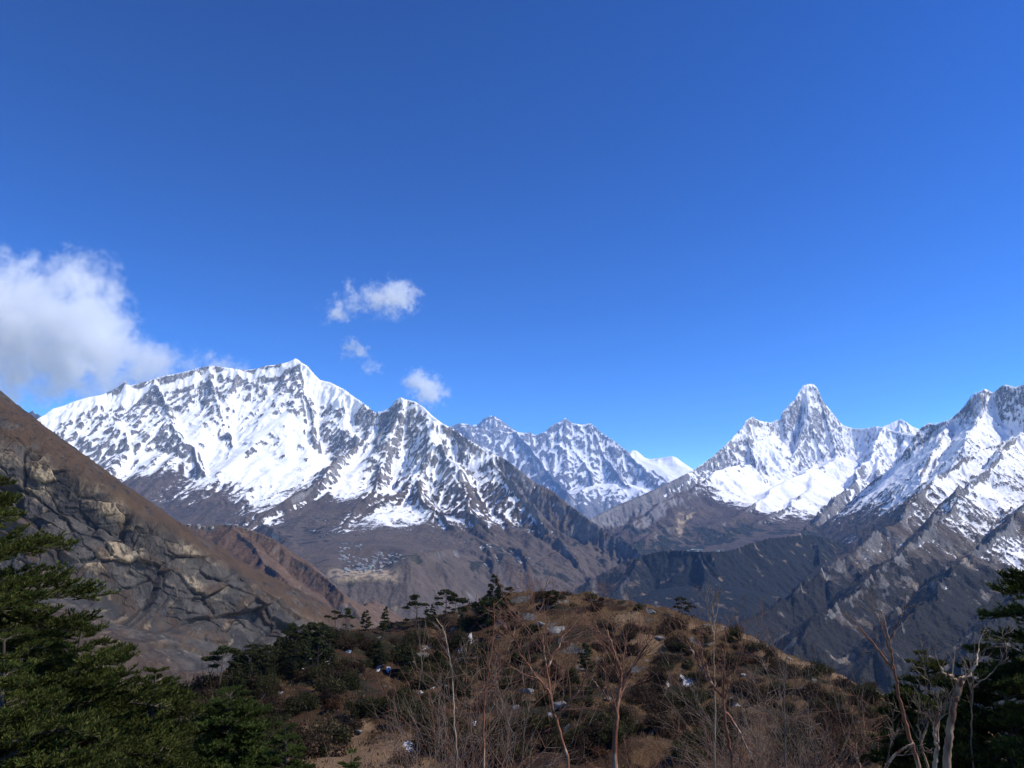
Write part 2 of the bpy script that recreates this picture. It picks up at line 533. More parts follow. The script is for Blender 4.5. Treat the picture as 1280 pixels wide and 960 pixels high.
    structure("snow_mountain", f.mesh("snow_mountain", h, m, {"cover": cov.reshape(-1, 4)}), "broad snow mountain with two peaks rising above the far village")
    return f, h

# --- the far wall with the small pyramid behind it
def build_far_wall():
    f = Fan(520, 900, 360, 20500, 29500, 300)
    sky = [(520, 560), (548, 541), (568, 531), (575, 529), (585, 530), (597, 531), (601, 527), (605, 523), (612, 520), (618, 520), (624, 523), (630, 528),
           (638, 534), (648, 540), (655, 541), (662, 540), (668, 544), (675, 542), (682, 539), (688, 533), (695, 529), (701, 527),
           (706, 522), (710, 525), (716, 529), (727, 531), (738, 529), (745, 534), (752, 541), (760, 546), (770, 553), (780, 561), (785, 563),
           (795, 563), (800, 567), (806, 572), (812, 574), (820, 573), (828, 572), (840, 570), (846, 572), (852, 577), (858, 581),
           (864, 585), (880, 596), (900, 606)]
    X, Y = warp(f, 260., 2400., 73)
    base = rbf(pts([(520, 690, 21), (620, 690, 21), (700, 690, 20.6), (780, 690, 20.6), (880, 690, 20.6), (600, 690, 29.5), (850, 690, 29.5), (700, 690, 29.5),
                    (720, 622, 22.2), (800, 618, 22.2)]), f.X, f.Y, 3000., .02)
    rid = [px_ridge(1.49, 0.83, 1200, [(540, 545, 25), (575, 531, 25), (600, 535, 25), (655, 541, 25), (675, 542, 25), (688, 533, 25.1), (706, 522, 25.2), (738, 530, 25.2),
                                 (752, 541, 25.), (780, 561, 24.4), (800, 578, 23.8), (820, 594, 23.2), (835, 606, 22.8)]),
           px_ridge(1.43, 0.79, 1200, [(575, 540, 27.6), (598, 531, 27.6), (614, 520, 27.6), (630, 529, 27.6), (650, 541, 27.4), (675, 550, 27)]),
           px_ridge(0.5, 0.38, 1200, [(760, 572, 28), (785, 563, 28), (797, 563, 28), (812, 574, 27.6), (840, 570, 27.4), (860, 583, 27.2), (900, 606, 27)]),
           px_ridge(1.56, 0.86, 1200, [(575, 531, 25), (600, 552, 24.3), (640, 580, 23.4), (675, 605, 22.4)]),
           px_ridge(1.56, 0.86, 1200, [(640, 538, 25), (662, 562, 24.2), (690, 590, 23.2), (712, 615, 22.2)]),
           px_ridge(1.56, 0.86, 1200, [(706, 522, 25.2), (712, 550, 24.6), (735, 585, 23.6), (745, 612, 22.6)]),
           px_ridge(1.56, 0.86, 1200, [(738, 530, 25.2), (752, 562, 24.4), (772, 595, 23.2), (790, 615, 22.4)]),
           px_ridge(1.56, 0.86, 1200, [(675, 542, 25), (692, 572, 24.4), (715, 602, 23.)])]
    h = np.maximum(ridge_height(X, Y, rid), base)
    h = relief(f, h, 2600., 150., 6, 71, 110., 420., .5, .6)
    rb = sstep(765, 785, f.X / f.Y * FPX + 640) * sstep(25200, 25700, f.Y)
    h = h * (1 - rb) + blur2(h, 2) * rb
    h = f.fit_skyline(h, sky, 900., None, 4, 1)
    col = f.X / f.Y * FPX + 640
    ln = np.interp(col, [560, 640, 700, 760, 820], [2100, 2300, 2000, 1500, 1200])
    right = sstep(765, 785, col) * sstep(25200, 25700, f.Y)
    cov = cover(f, h, ln - right * 2500, 900., .72 + right * 1.8, 1.42 + right * 2.5, 75, None, .5, .9, 1.5, 3, None, 3000.).reshape(*f.n, 4)
    cov[..., 2] = 0
    m = mountain_material("far_wall_rock", 42., (.26, .255, .26), (.18, .18, .185), (.09, .07, .06), (.06, .05, .045), (.03, .033, .03))
    structure("far_mountain", f.mesh("far_mountain", h, m, {"cover": cov.reshape(-1, 4)}), "hazy blue snow wall at the head of the valley with a small pyramid behind")

# --- the tower shaped snow peak and the hills at its foot
def build_tower_peak():
    f = Fan(690, 1260, 620, 5600, 15600, 720, 1.25)
    sky = [(690, 690), (735, 650), (765, 635), (790, 624), (820, 611), (840, 601), (866, 588), (880, 578), (890, 571), (900, 562), (910, 553), (920, 542), (928, 533), (933, 525),
           (938, 522), (941, 521), (948, 525), (955, 527), (963, 528), (970, 526), (976, 524), (977, 516), (982, 511), (988, 504),
           (993, 500), (997, 492), (1000, 487), (1004, 482), (1010, 480), (1016, 480), (1020, 483), (1024, 489), (1025, 493), (1028, 500),
           (1033, 507), (1040, 515), (1047, 524), (1053, 531), (1058, 533), (1064, 535), (1077, 536), (1085, 535), (1095, 533),
           (1104, 534), (1125, 541), (1150, 545), (1200, 545), (1260, 548)]
    X, Y = warp(f, 170., 1300., 33)
    base = rbf(pts([(700, 700, 8.5), (780, 690, 8.), (850, 690, 7.5), (900, 690, 6.9), (960, 690, 6.6), (1020, 700, 6.4), (1100, 720, 6.), (1200, 720, 6.),
                    (800, 730, 6.0), (900, 740, 5.7), (1000, 760, 5.7), (1120, 760, 5.6), (720, 668, 10.5), (760, 655, 10.4), (1240, 690, 8),
                    (860, 640, 9.6), (1000, 610, 11.4), (1080, 610, 11.4), (940, 600, 12.4), (800, 700, 15.6), (1000, 700, 15.6), (1200, 700, 15.6)]), f.X, f.Y, 1500., .02)
    rid = [px_ridge(1.55, 0.69, 700, [(735, 652, 9.4), (790, 624, 10.2), (840, 601, 11.), (866, 588, 11.6), (900, 562, 12.4), (928, 533, 13.), (941, 521, 13.2), (963, 528, 13.6)]),
           px_ridge(2.8, 1.2, 380, [(963, 530, 13.7), (978, 520, 13.9), (993, 500, 14.1), (1003, 484, 14.2), (1010, 480, 14.2), (1018, 482, 14.2), (1025, 495, 14.2), (1047, 524, 14.1)]),
           px_ridge(1.62, 0.72, 700, [(963, 530, 13.7), (1010, 515, 14.2), (1047, 524, 14.1), (1064, 535, 14.), (1104, 534, 13.5), (1150, 545, 13.), (1260, 548, 12.)]),
           px_ridge(2.03, 0.90, 700, [(1010, 480, 14.2), (1008, 520, 13.7), (1000, 552, 13.2), (985, 580, 12.5)]),
           px_ridge(2.03, 0.90, 700, [(1025, 495, 14.2), (1040, 535, 13.7), (1046, 570, 13.1), (1060, 590, 12.4)]),
           px_ridge(1.62, 0.72, 700, [(941, 521, 13.2), (932, 555, 12.7), (945, 580, 12.1), (958, 598, 11.5)]),
           px_ridge(0.79, 0.64, 400, [(935, 580, 12.0), (912, 582, 11.3), (893, 590, 10.6), (860, 610, 9.8), (820, 632, 9.0), (790, 650, 8.5)]),
           px_ridge(0.65, 0.53, 400, [(1047, 565, 13.0), (1030, 580, 12.2), (1010, 588, 11.4), (985, 600, 10.6), (950, 622, 9.6), (915, 648, 8.7), (880, 664, 8.0), (850, 676, 7.6)]),
           px_ridge(0.63, 0.51, 400, [(1010, 588, 11.4), (1010, 612, 10.2), (985, 632, 9.2), (950, 652, 8.4), (910, 668, 7.7)]),
           px_ridge(1.35, 0.60, 700, [(1104, 534, 13.5), (1088, 562, 12.2), (1072, 592, 10.9), (1052, 615, 9.7), (1038, 628, 8.9), (1020, 650, 8.2), (1000, 668, 7.6), (960, 684, 6.9)]),
           px_ridge(1.35, 0.60, 700, [(1088, 562, 12.2), (1100, 590, 11.), (1105, 630, 9.6), (1095, 670, 8.3)]),
           px_ridge(1.35, 0.60, 700, [(1130, 545, 13.2), (1128, 580, 11.6), (1135, 620, 10), (1125, 650, 8.8)]),
           px_ridge(1.35, 0.60, 700, [(1072, 592, 10.9), (1068, 635, 9.2), (1060, 668, 8.1), (1050, 690, 7.2)]),
           px_ridge(0.58, 0.47, 400, [(930, 650, 8.5), (880, 660, 7.9), (845, 652, 7.9), (815, 668, 7.4), (785, 685, 7.0)])]
    h = ridge_height(X, Y, rid)
    k = 100.
    h = np.maximum(h, base) + k * np.exp(-np.abs(h - base) / k) * .35
    h0 = h
    soft = sstep(.5, .95, np.sqrt(sum(g * g for g in f.grad(blur2(h, 5)))))
    h = relief(f, h, 1000., 78., 6, 31, 75., 150., .56, .7)
    h = h0 * (1 - soft) * .55 + h * (1 - (1 - soft) * .55)
    h0 = h
    h = snow_fill(f, h, 500., .62, .95, .6, 3)
    back = sstep(11200, 12200, f.Y)
    h = h0 * back + h * (1 - back)
    h = f.fit_skyline(h, sky, 420., None, 4, 1)
    col = f.X / f.Y * FPX + 640
    ln = np.interp(col, [700, 800, 870, 920, 960, 1020, 1045, 1080, 1150, 1200], [1500, 1050, 760, 520, 360, 420, 520, 640, 600, 500])
    def wood(X, Y, h, sl, nz, nf):
        return (sstep(330, 60, h + nz * 160) * .75 * sstep(7.0e3, 6.4e3, Y) + sstep(420, 120, h + nz * 200) * sstep(-.15, .35, nz + nf * .9 + .15) * .95).clip(0, 1)
    hi = sstep(1000, 1900, h)
    def slide(X, Y, h, sl, nz, nf):                   # the pale landslide scar above the river
        e = h / Y
        cx, ce = ray(850, 656)
        u = X / Y - cx - .45 * (e - ce) + .006 * fbm(X / 160, Y / 160, 3, 12); v = e - ce
        arm = np.minimum(np.abs(u + .35 * v) / .0042, np.where(v > 0, np.abs(u - .55 * v - .002) / .0036, 9))
        return (sstep(1.3, .5, arm + nf * .9) * sstep(.019, .013, np.abs(v)) * (Y > 6500) * (Y < 9500)).astype(F)
    cov = cover(f, h, ln, 330., .95 - .24 * back + .28 * hi + .5 * sstep(2300, 2800, h), 1.75 - .1 * back + .75 * hi + .8 * sstep(2300, 2800, h), 35, wood, .85, 1.25, 1.1, 4, slide, 1100., .41)
    m = mountain_material("tower_peak_rock", 22., (.27, .26, .255), (.18, .175, .178), (.10, .077, .06), (.07, .056, .047), (.028, .033, .028))
    structure("snow_peak", f.mesh("snow_peak", h, m, {"cover": cov}), "steep tower shaped snow peak with a left shoulder, above smooth snowy hills")

def build_small_peaks():
    f = Fan(1080, 1175, 130, 16500, 20500, 120)
    sky = [(1080, 560), (1100, 538), (1104, 533), (1112, 530), (1120, 526), (1126, 524), (1132, 527), (1140, 533), (1148, 536), (1160, 548), (1175, 560)]
    rid = [px_ridge(1.56, 0.86, 1200, [(1080, 560, 18.4), (1104, 535, 18.5), (1126, 524, 18.5), (1140, 533, 18.5), (1175, 562, 18.4)]),
           px_ridge(1.56, 0.86, 1200, [(1126, 524, 18.5), (1120, 545, 17.7), (1122, 570, 16.8)])]
    X, Y = warp(f, 120., 1500., 83)
    h = relief(f, ridge_height(X, Y, rid), 600., 110., 4, 81, 30., 130.)
    h = f.fit_skyline(h, sky, 600., None, 4, 1)
    cov = cover(f, h, 1500., 300., 1.3, 2.2, 85)
    m = mountain_material("distant_peak_rock", 30., (.12, .11, .11), (.08, .08, .085), (.1, .08, .07), (.07, .06, .05), (.03, .03, .03))
    structure("distant_peak", f.mesh("distant_peak", h, m, {"cover": cov}), "small pale snow cone showing behind the saddle right of the tower peak")
    f = Fan(-12, 110, 130, 10800, 13000, 110)
    rid = [px_ridge(1.30, 0.72, 1200, [(-60, 540, 12), (10, 522, 12), (33, 515, 12), (41, 513, 12), (50, 516, 12), (62, 525, 12), (100, 560, 12)])]
    X, Y = warp(f, 60., 700., 93)
    h = relief(f, ridge_height(X, Y, rid), 400., 60., 4, 91, 50., 110.)
    cov = cover(f, h, 2300., 300., .9, 1.5, 95)
    cov[:, 2] *= .3
    structure("rocky_hill", f.mesh("rocky_hill", h, m, {"cover": cov}), "small bare rock hump in the gap beside the brown slope")

# --- the wooded shoulder with the monastery, in the middle of the valley
def build_wooded_ridge():
    f = Fan(640, 1130, 520, 3500, 6100, 420)
    X, Y = warp(f, 70., 600., 53)
    base = rbf(pts([(700, 800, 3.9), (800, 810, 3.7), (900, 830, 3.6), (1000, 850, 3.6), (1100, 850, 3.7), (640, 800, 4.6), (1130, 800, 5.),
                    (760, 760, 4.2), (840, 745, 4.2), (920, 748, 4.15), (1000, 750, 4.4), (1060, 745, 5.), (720, 780, 5.8), (850, 760, 6.1), (1000, 745, 6.1)]), f.X, f.Y, 800., .01)
    rid = [px_ridge(0.89, 0.72, 400, [(690, 765, 4.5), (720, 735, 4.65), (750, 718, 4.75), (780, 703, 4.85), (800, 695, 4.85), (830, 688, 4.8), (855, 688, 4.7), (885, 690, 4.65), (912, 689, 4.7),
                                (935, 680, 4.85), (960, 673, 5.05), (990, 670, 5.3), (1015, 668, 5.5), (1040, 674, 5.7), (1080, 690, 5.9)]),
           px_ridge(0.89, 0.72, 400, [(800, 695, 4.85), (785, 722, 4.5), (760, 745, 4.25), (735, 770, 4.0)]),
           px_ridge(0.89, 0.72, 400, [(870, 690, 4.65), (875, 725, 4.35), (860, 765, 4.0)]),
           px_ridge(0.89, 0.72, 400, [(960, 673, 5.05), (955, 705, 4.75), (930, 745, 4.3), (915, 775, 4.)]),
           px_ridge(0.95, 0.77, 400, [(1015, 668, 5.5), (1020, 700, 5.0), (1000, 735, 4.6), (985, 770, 4.2)])]
    h = np.maximum(ridge_height(X, Y, rid), base)
    h = relief(f, h, 520., 30., 5, 51, 16., 60.)
    h = f.fit_skyline(h, [(690, 765), (720, 735), (750, 718), (780, 703), (800, 695), (830, 688), (855, 688), (885, 690), (912, 689), (935, 680), (960, 673),
                          (990, 670), (1015, 668), (1040, 674), (1080, 690)], 160., None, 3, 3)
    col = f.X / f.Y * FPX + 640
    def wood(X, Y, h, sl, nz, nf):
        left = sstep(860, 760, col)
        return np.clip(.92 - left * (.35 + nf * .8) - sstep(.25, .6, nf + nz * .6) * .7 - sstep(.05, -.02, (P(0, 690, 1000)[2] * Y / 1000 - h) / 300) * .0, 0, 1)
    cov = cover(f, h, 4000., 200., 1, 1.4, 55, wood, .9, 1.3, 1., 3,
                lambda X, Y, h, sl, nz, nf: (sstep(.34, .5, nf) * .45).astype(F), 420.)
    m = mountain_material("wooded_ridge_soil", 9., (.09, .08, .072), (.06, .055, .055), (.085, .062, .045), (.06, .046, .037), (.015, .018, .018))
    structure("wooded_ridge_mountain", f.mesh("wooded_ridge", h, m, {"cover": cov}), "dark wooded ridge across the valley below the tower peak")
    return f, h

# --- the mountain side on the right: snow crest, speckled slope, dark forest below
def build_right_mountain():
    f = Fan(890, 1420, 600, 900, 9000, 820, 1.15)
    sky = [(1150, 545), (1153, 533), (1160, 529), (1170, 530), (1178, 527), (1186, 525), (1195, 518), (1205, 508), (1212, 498), (1215, 494), (1222, 491), (1228, 488),
           (1231, 486), (1236, 488), (1240, 491), (1245, 488), (1252, 482), (1258, 481), (1264, 483), (1270, 484), (1275, 482),
           (1280, 480), (1300, 477), (1340, 470), (1420, 470)]
    X, Y = warp(f, 110., 900., 43)
    base = rbf(pts([(930, 800, 3.6), (960, 840, 2.9), (1050, 860, 2.4), (1150, 880, 2.2), (1280, 880, 2.1), (1400, 850, 2.1), (890, 800, 5.), (940, 760, 5.6), (1040, 735, 5.8),
                    (1100, 690, 6.3), (1140, 640, 7.0), (1420, 640, 4.0), (1420, 760, 2.6), (1000, 720, 9.), (1200, 720, 9.), (1400, 700, 9.)]) + [(250, 1500, -800), (600, 1350, -780), (1000, 1250, -760), (1500, 1200, -720), (300, 900, -900), (900, 900, -900)], f.X, f.Y, 1000., .02)
    rid = [px_ridge(1.62, 0.72, 700, [(1146, 548, 8.4), (1153, 533, 8.4), (1186, 525, 8.2), (1215, 494, 8.0), (1231, 487, 7.9), (1240, 491, 7.9), (1255, 481, 7.7), (1280, 480, 7.5), (1340, 470, 7.), (1420, 470, 6.5)]),
           px_ridge(0.84, 0.68, 400, [(1186, 525, 8.2), (1172, 550, 7.7), (1160, 580, 7.1), (1148, 605, 6.6), (1138, 628, 6.2), (1120, 655, 5.8)]),
           px_ridge(1.00, 0.81, 400, [(1231, 487, 7.9), (1226, 515, 7.6), (1212, 535, 7.2), (1200, 560, 6.8)]),
           px_ridge(0.79, 0.64, 400, [(1420, 490, 6.2), (1330, 515, 6.3), (1270, 545, 6.1), (1225, 562, 5.9), (1190, 585, 5.6), (1160, 605, 5.2), (1130, 632, 4.8), (1100, 660, 4.4),
                                (1065, 690, 4.05), (1025, 720, 3.75), (985, 745, 3.5), (950, 768, 3.3), (925, 790, 3.1)]),
           px_ridge(0.79, 0.64, 400, [(1270, 545, 6.1), (1235, 590, 5.2), (1190, 625, 4.6), (1150, 665, 4.0), (1110, 700, 3.55), (1070, 735, 3.2), (1030, 770, 2.9), (990, 810, 2.7)]),
           px_ridge(0.79, 0.64, 400, [(1380, 560, 5.2), (1320, 600, 4.6), (1270, 640, 4.0), (1220, 680, 3.5), (1175, 725, 3.0), (1130, 770, 2.65), (1090, 820, 2.4)]),
           px_ridge(0.79, 0.64, 400, [(1420, 640, 3.6), (1350, 680, 3.2), (1290, 720, 2.8), (1240, 770, 2.5), (1200, 830, 2.25)])]
    h = ridge_height(X, Y, rid)
    k = 70.
    h = np.maximum(h, base) + k * np.exp(-np.abs(h - base) / k) * .3
    h = relief(f, h, 620., 46., 6, 41, 24., 75., .54, .7)
    h = snow_fill(f, h, 300., .6, .9, .3, 2)
    h = f.fit_skyline(h, sky, 300., None, 4, 1)
    h = f.fit_skyline(h, [(940, 775), (985, 745), (1025, 720), (1065, 690), (1100, 660), (1120, 642)], 200., (2100, 5000), 3, 5)
    col = f.X / f.Y * FPX + 640
    e = h / f.Y
    # the snow thins out downhill, over a broad speckled belt
    def wood(X, Y, h, sl, nz, nf):
        return np.clip(sstep(60, -260, h + nz * 190 + nf * 90) * .9 - sstep(.16, .5, nf + nz * .3) * .7, 0, 1)
    cov = cover(f, h, np.interp(col, [950, 1080, 1130, 1200, 1280], [640, 420, 230, 170, 180]), 560., .9, 1.8, 45, wood, .9, 1.35, 1.2, 3, lambda X, Y, h, sl, nz, nf: (sstep(.36, .5, nf) * .5 * (h < 250)).astype(F), 700.)
    m = mountain_material("right_mountain_rock", 10., (.22, .21, .20), (.14, .135, .13), (.095, .074, .056), (.06, .052, .045), (.024, .022, .017), grain=1.25)
    structure("wooded_snow_mountain", f.mesh("wooded_snow_mountain", h, m, {"cover": cov}), "rugged mountain side with snow crest, speckled slope and dark forest at its foot")

# --- brown slope with cliffs on the left and the second brown spur behind it
LEFT_PTS = pts([(-200, 360, 1.2), (-150, 400, 1.18), (-60, 448, 1.14), (0, 490, 1.12), (40, 522, 1.11), (100, 565, 1.11), (160, 610, 1.12), (225, 655, 1.14), (290, 695, 1.17), (350, 727, 1.2),
                (400, 752, 1.22), (440, 775, 1.24), (480, 810, 1.26), (520, 850, 1.28),
                (-150, 480, 1.06), (-60, 510, 1.03), (0, 545, 1.02), (60, 580, 1.02), (110, 606, 1.03), (150, 633, 1.04), (200, 663, 1.06), (240, 690, 1.08), (300, 727, 1.11), (350, 756, 1.14), (400, 788, 1.17),
                (-60, 640, .965), (0, 668, .96), (60, 690, .965), (110, 715, .975), (150, 738, .985), (200, 765, 1.0), (250, 790, 1.02), (300, 808, 1.05), (350, 822, 1.09),
                (-150, 720, .9), (0, 735, .88), (100, 765, .88), (200, 800, .9), (280, 825, .95),
                (0, 850, .55), (100, 870, .56), (200, 880, .6), (300, 890, .7), (400, 900, .85), (500, 910, 1.0), (-150, 850, .5),
                (0, 560, 1.5), (200, 700, 1.55), (350, 790, 1.6), (-120, 480, 1.5), (0, 680, 1.9), (500, 870, 1.7), (300, 860, 1.9)])

def build_left_slope():
    f = Fan(-150, 520, 800, 480, 1750, 1)
    yk = [480, 860, 930, 1120, 1260, 1750]
    f.y = np.concatenate([np.linspace(a, b, n, endpoint=False) for a, b, n in zip(yk[:-1], yk[1:], (90, 60, 460, 130, 60))]).astype(F)
    f.X = f.y[:, None] * f.a[None]; f.Y = np.repeat(f.y[:, None], len(f.a), 1); f.n = f.X.shape
    X, Y = f.X, f.Y
    base = rbf(LEFT_PTS, X, Y, 300., .0005)
    col = X / Y * FPX * .96 + 640
    edge = np.interp(col, [-150, 0, 60, 110, 200, 300, 350, 420, 520], [1060, 1020, 1020, 1030, 1060, 1110, 1140, 1190, 1230]) + 16 * fbm(X / 60, Y / 60, 4, 5) - 6
    cl = sstep(14, -14, Y - edge)                              # below the turf edge: the rock wall and its scree
    wall = cl * sstep(760, 900, Y)
    base = f.fit_skyline(base, [(-60, 448), (0, 490), (10, 497), (20, 506), (40, 521), (60, 537), (100, 566), (130, 588), (160, 610), (200, 637), (225, 655), (260, 676), (290, 695), (330, 717),
                          (360, 732), (400, 752), (440, 776)], 90., None, 4, 4)
    h = base + (1 - cl) * (2.6 * fbm(X / 40, Y / 40, 4, 64) + 1.3 * fbm(X / 8, Y / 8, 3, 65) + 6.5 * (ridged(X / 70, Y / 90, 4, 74) - .5)) + cl * (1 - wall) * (9 * (ridged(X / 70, Y / 110, 4, 75) - .5) + 2.5 * fbm(X / 9, Y / 9, 4, 76))
    gx, gy = f.grad(blur2(base, 8))
    nv = np.stack([-gx, -gy, np.ones_like(gx)], -1); nv = unit_(nv)
    # the wall: blocks and slabs along the dip of the beds, pushed in and out along its normal
    u = X * .84 - base * .54; v = X * .54 + base * .84
    wu = u + 7 * fbm(u / 45, v / 45, 4, 80); wv = v + 7 * fbm(u / 45, v / 45, 4, 81)
    f1, e1 = facets(wu / 150, wv / 52, 62, 1.4)
    f2_, e2 = facets(wu / 44, wv / 16, 67, 1.1)
    f3, e3 = facets(wu / 13, wv / 6.5, 72, 1.1)
    d = 22 * f1 + 7.5 * f2_ + 2.6 * f3 + 1.6 * fbm(u / 5, v / 5, 3, 90)
    d = d - 9 * sstep(.09, 0, e1) - 2.4 * sstep(.09, 0, e2) + 10 * fbm(u / 150, v / 70, 3, 91)
    d = d * (wall + .22 * (cl - wall))
    PX = X + nv[..., 0] * d; PY = Y + nv[..., 1] * d; PZ = h + nv[..., 2] * d * .6
    nf = fbm(X / 30, Y / 30, 4, 68); nz = fbm(u / 120, v / 60, 4, 69); n8 = fbm(X / 9, Y / 9, 4, 73)
    ledge = sstep(.12, .34, f2_ * .6 + nf * .5 + n8 * .25) * .8
    turf = np.clip((1 - cl) + wall * ledge * .8 + (cl - wall) * .75, 0, 1)
    turf = turf - (1 - cl) * sstep(.08, .34, nf * .8 + n8 * .5 + nz * .4) * .85
    sta = wall * np.maximum(sstep(.22, .50, nz + f2_ * .35), sstep(.25, .5, f3 * .5 + n8 * .6 + nz * .4) * .4) * .75 + (cl - wall) * sstep(.2, .5, nf + n8 * .5) * .5
    wood = wall * sstep(.15, .4, fbm(X / 22, base / 22, 4, 70)) * .3 + (1 - cl) * sstep(.12, .4, n8 + nf * .5) * .6 + (cl - wall) * sstep(.0, .3, n8 + nz * .4) * .6
    cov = np.stack([np.zeros_like(h), np.clip(wood, 0, 1), np.clip(turf, 0, 1), np.clip(sta, 0, 1)], -1).reshape(-1, 4)
    t = mountain_material("cliff_slope", 2.0, (.088, .078, .068), (.030, .028, .027), (.074, .045, .027), (.054, .036, .024), (.045, .033, .022), streak=.22)
    me = mesh_np("cliff_hill", np.stack([PX, PY, PZ], -1).reshape(-1, 3), grid_faces(*f.n), t, True, {"cover": cov})
    tag(link("cliff_hill", me), "brown grassy slope falling to grey rock cliffs above the firs", "hillside", None, "structure")

    f2 = Fan(130, 560, 420, 1750, 3000, 300)
    X, Y = warp(f2, 30., 300., 103)
    base = rbf(pts([(150, 690, 1.8), (250, 720, 1.8), (350, 760, 1.8), (450, 800, 1.8), (530, 840, 1.8), (150, 700, 3.), (300, 740, 3.), (450, 790, 3.), (560, 850, 2.4)]), f2.X, f2.Y, 500., .001)
    rid = [px_ridge(0.65, 0.53, 400, [(130, 640, 2.4), (200, 651, 2.45), (230, 656, 2.5), (262, 657, 2.5), (290, 656, 2.5), (318, 664, 2.46), (345, 675, 2.4), (365, 690, 2.35), (385, 702, 2.3), (410, 722, 2.2), (430, 745, 2.1), (465, 780, 2.0), (500, 820, 1.9)]),
           px_ridge(0.58, 0.47, 400, [(290, 656, 2.5), (320, 690, 2.25), (345, 715, 2.05), (370, 745, 1.9)])]
    h = np.maximum(ridge_height(X, Y, rid), base)
    h = relief(f2, h, 180., 11., 5, 101, 6., 16.)
    h = f2.fit_skyline(h, [(200, 651), (230, 656), (262, 657), (290, 656), (318, 664), (345, 675), (365, 690), (385, 702), (410, 722), (430, 745), (465, 780)], 90., None, 3, 3)
    cov = cover(f2, h, 4000., 200., 1, 1.4, 105, lambda X, Y, h, sl, nz, nf: (sstep(.2, .5, nf) * .45).astype(F), .8, 1.2, 1., 3, lambda X, Y, h, sl, nz, nf: (sstep(.3, .5, nf) * .4).astype(F), 200.)
    t2 = mountain_material("brown_spur_soil", 5., (.13, .12, .11), (.08, .075, .07), (.125, .078, .052), (.09, .06, .045), (.045, .036, .028))
    tag(link("brown_spur_hill", f2.mesh("brown_spur_hill", h, t2, {"cover": cov})), "reddish brown spur with a trail, behind the cliff slope", "hillside", None, "structure")
    return f2, h

def build_valley_ground():
    n = 161
    X, Y = np.meshgrid(np.linspace(-9050, 11450, n), np.linspace(-350, 30450, n))
    Z = -900 - 0 * X + 40 * fbm(X / 4000, Y / 4000, 3, 1)
    t = NT("valley_floor")
    c = t.coord()
    t.bsdf(t.mix(t.step(t.noise(c, .01, 6), .35, .65), (.03, .033, .028), (.08, .065, .05)))
    me = mesh_np("valley_ground", np.stack([X, Y, Z], -1).reshape(-1, 3), grid_faces(n, n), t.m)
    tag(link("valley_ground", me), "deep valley floor far below the ridges", "valley floor", None, "structure")

LM = build_left_massif()
build_far_wall()
build_tower_peak()
build_small_peaks()
WR = build_wooded_ridge()
build_right_mountain()
BS = build_left_slope()
build_valley_ground()
# ------------------------------------------------------------------ air and clouds
HAZE_LOW = -941
def build_haze():
    x0, x1, y0, y1, z0, z1 = -9800, 12700, -400, 30500, HAZE_LOW, 5400
    co = [(x, y, z) for z in (z0, z1) for y in (y0, y1) for x in (x0, x1)]
    fc = [(0, 2, 3, 1), (4, 5, 7, 6), (0, 1, 5, 4), (2, 6, 7, 3), (0, 4, 6, 2), (1, 3, 7, 5)]
    t = NT("thin_mountain_air")
    v = t.n("ShaderNodeVolumePrincipled")
    v.inputs["Color"].default_value = (.22, .46, 1.0, 1)
    v.inputs["Density"].default_value = 1.9e-5
    v.inputs["Anisotropy"].default_value = 0.0
    t.l(v.outputs[0], t.out.inputs["Volume"])
    tag(link("haze", mesh_np("haze", co, np.array(fc), t.m, False)), "thin blue mountain air filling the valley", "haze", None, "stuff")
build_haze()

def ico(sub=3):
    import bmesh
    bm = bmesh.new()
    bmesh.ops.create_icosphere(bm, subdivisions=sub, radius=1.0)
    bm.verts.ensure_lookup_table()
    co = np.array([v.co[:] for v in bm.verts]); fc = np.array([[v.index for v in f.verts] for f in bm.faces])
    bm.free()
    return co, fc

def cloud(label, lobes, Y, dens, puff, seed, thr=.42, amp=2.0):
    """lobes: (px, py, radius in pixels, strength)"""
    s = Y / FPX * 1.03
    L = [(*P(a, b, Y), r_ * s, k) for a, b, r_, k in lobes]
    ctr = np.mean([l[:3] for l in L], axis=0)
    lo = np.min([np.array(l[:3]) - l[3] * 1.15 for l in L], axis=0) - ctr
    hi = np.max([np.array(l[:3]) + l[3] * 1.15 for l in L], axis=0) - ctr
    co, fc = ico(3)
    mid = (lo + hi) / 2; half = (hi - lo) / 2 * 1.15
    t = NT("cloud_vapour")
    c = t.coord("Object")
    fld = None
    for l in L:
        d = t.n("ShaderNodeVectorMath", operation='DISTANCE')
        t.l(c, d.inputs[0]); d.inputs[1].default_value = Vector(np.array(l[:3]) - ctr)
        q = t.math('MULTIPLY', t.math('SUBTRACT', 1.0, t.math('DIVIDE', d.outputs['Value'], l[3]), True), l[4])
        fld = q if fld is None else t.math('MAXIMUM', fld, q)
    off = t.n("ShaderNodeVectorMath", operation='ADD')
    t.l(c, off.inputs[0]); off.inputs[1].default_value = (seed * 3100., seed * 1700., 0)
    n1 = t.noise(off.outputs[0], 1 / puff, 6, .6)
    n2 = t.noise(off.outputs[0], 3.7 / puff, 4, .6)
    f = t.math('ADD', fld, t.math('MULTIPLY', t.math('SUBTRACT', n1, .5), amp))
    f = t.math('ADD', f, t.math('MULTIPLY', t.math('SUBTRACT', n2, .5), amp * .45))
    f = t.math('MULTIPLY', t.step(f, thr - .15, thr + .75), t.step(fld, .0, .25))
    v = t.n("ShaderNodeVolumePrincipled")
    v.inputs["Color"].default_value = (.935, .95, .975, 1)
    v.inputs["Anisotropy"].default_value = .15
    t.l(t.math('MULTIPLY', f, dens), v.inputs["Density"])
    t.l(v.outputs[0], t.out.inputs["Volume"])
    o = link("cloud", mesh_np("cloud", co * half + mid, fc, t.m))
    o.location = ctr
    tag(o, label, "cloud", "clouds over the snow mountains")

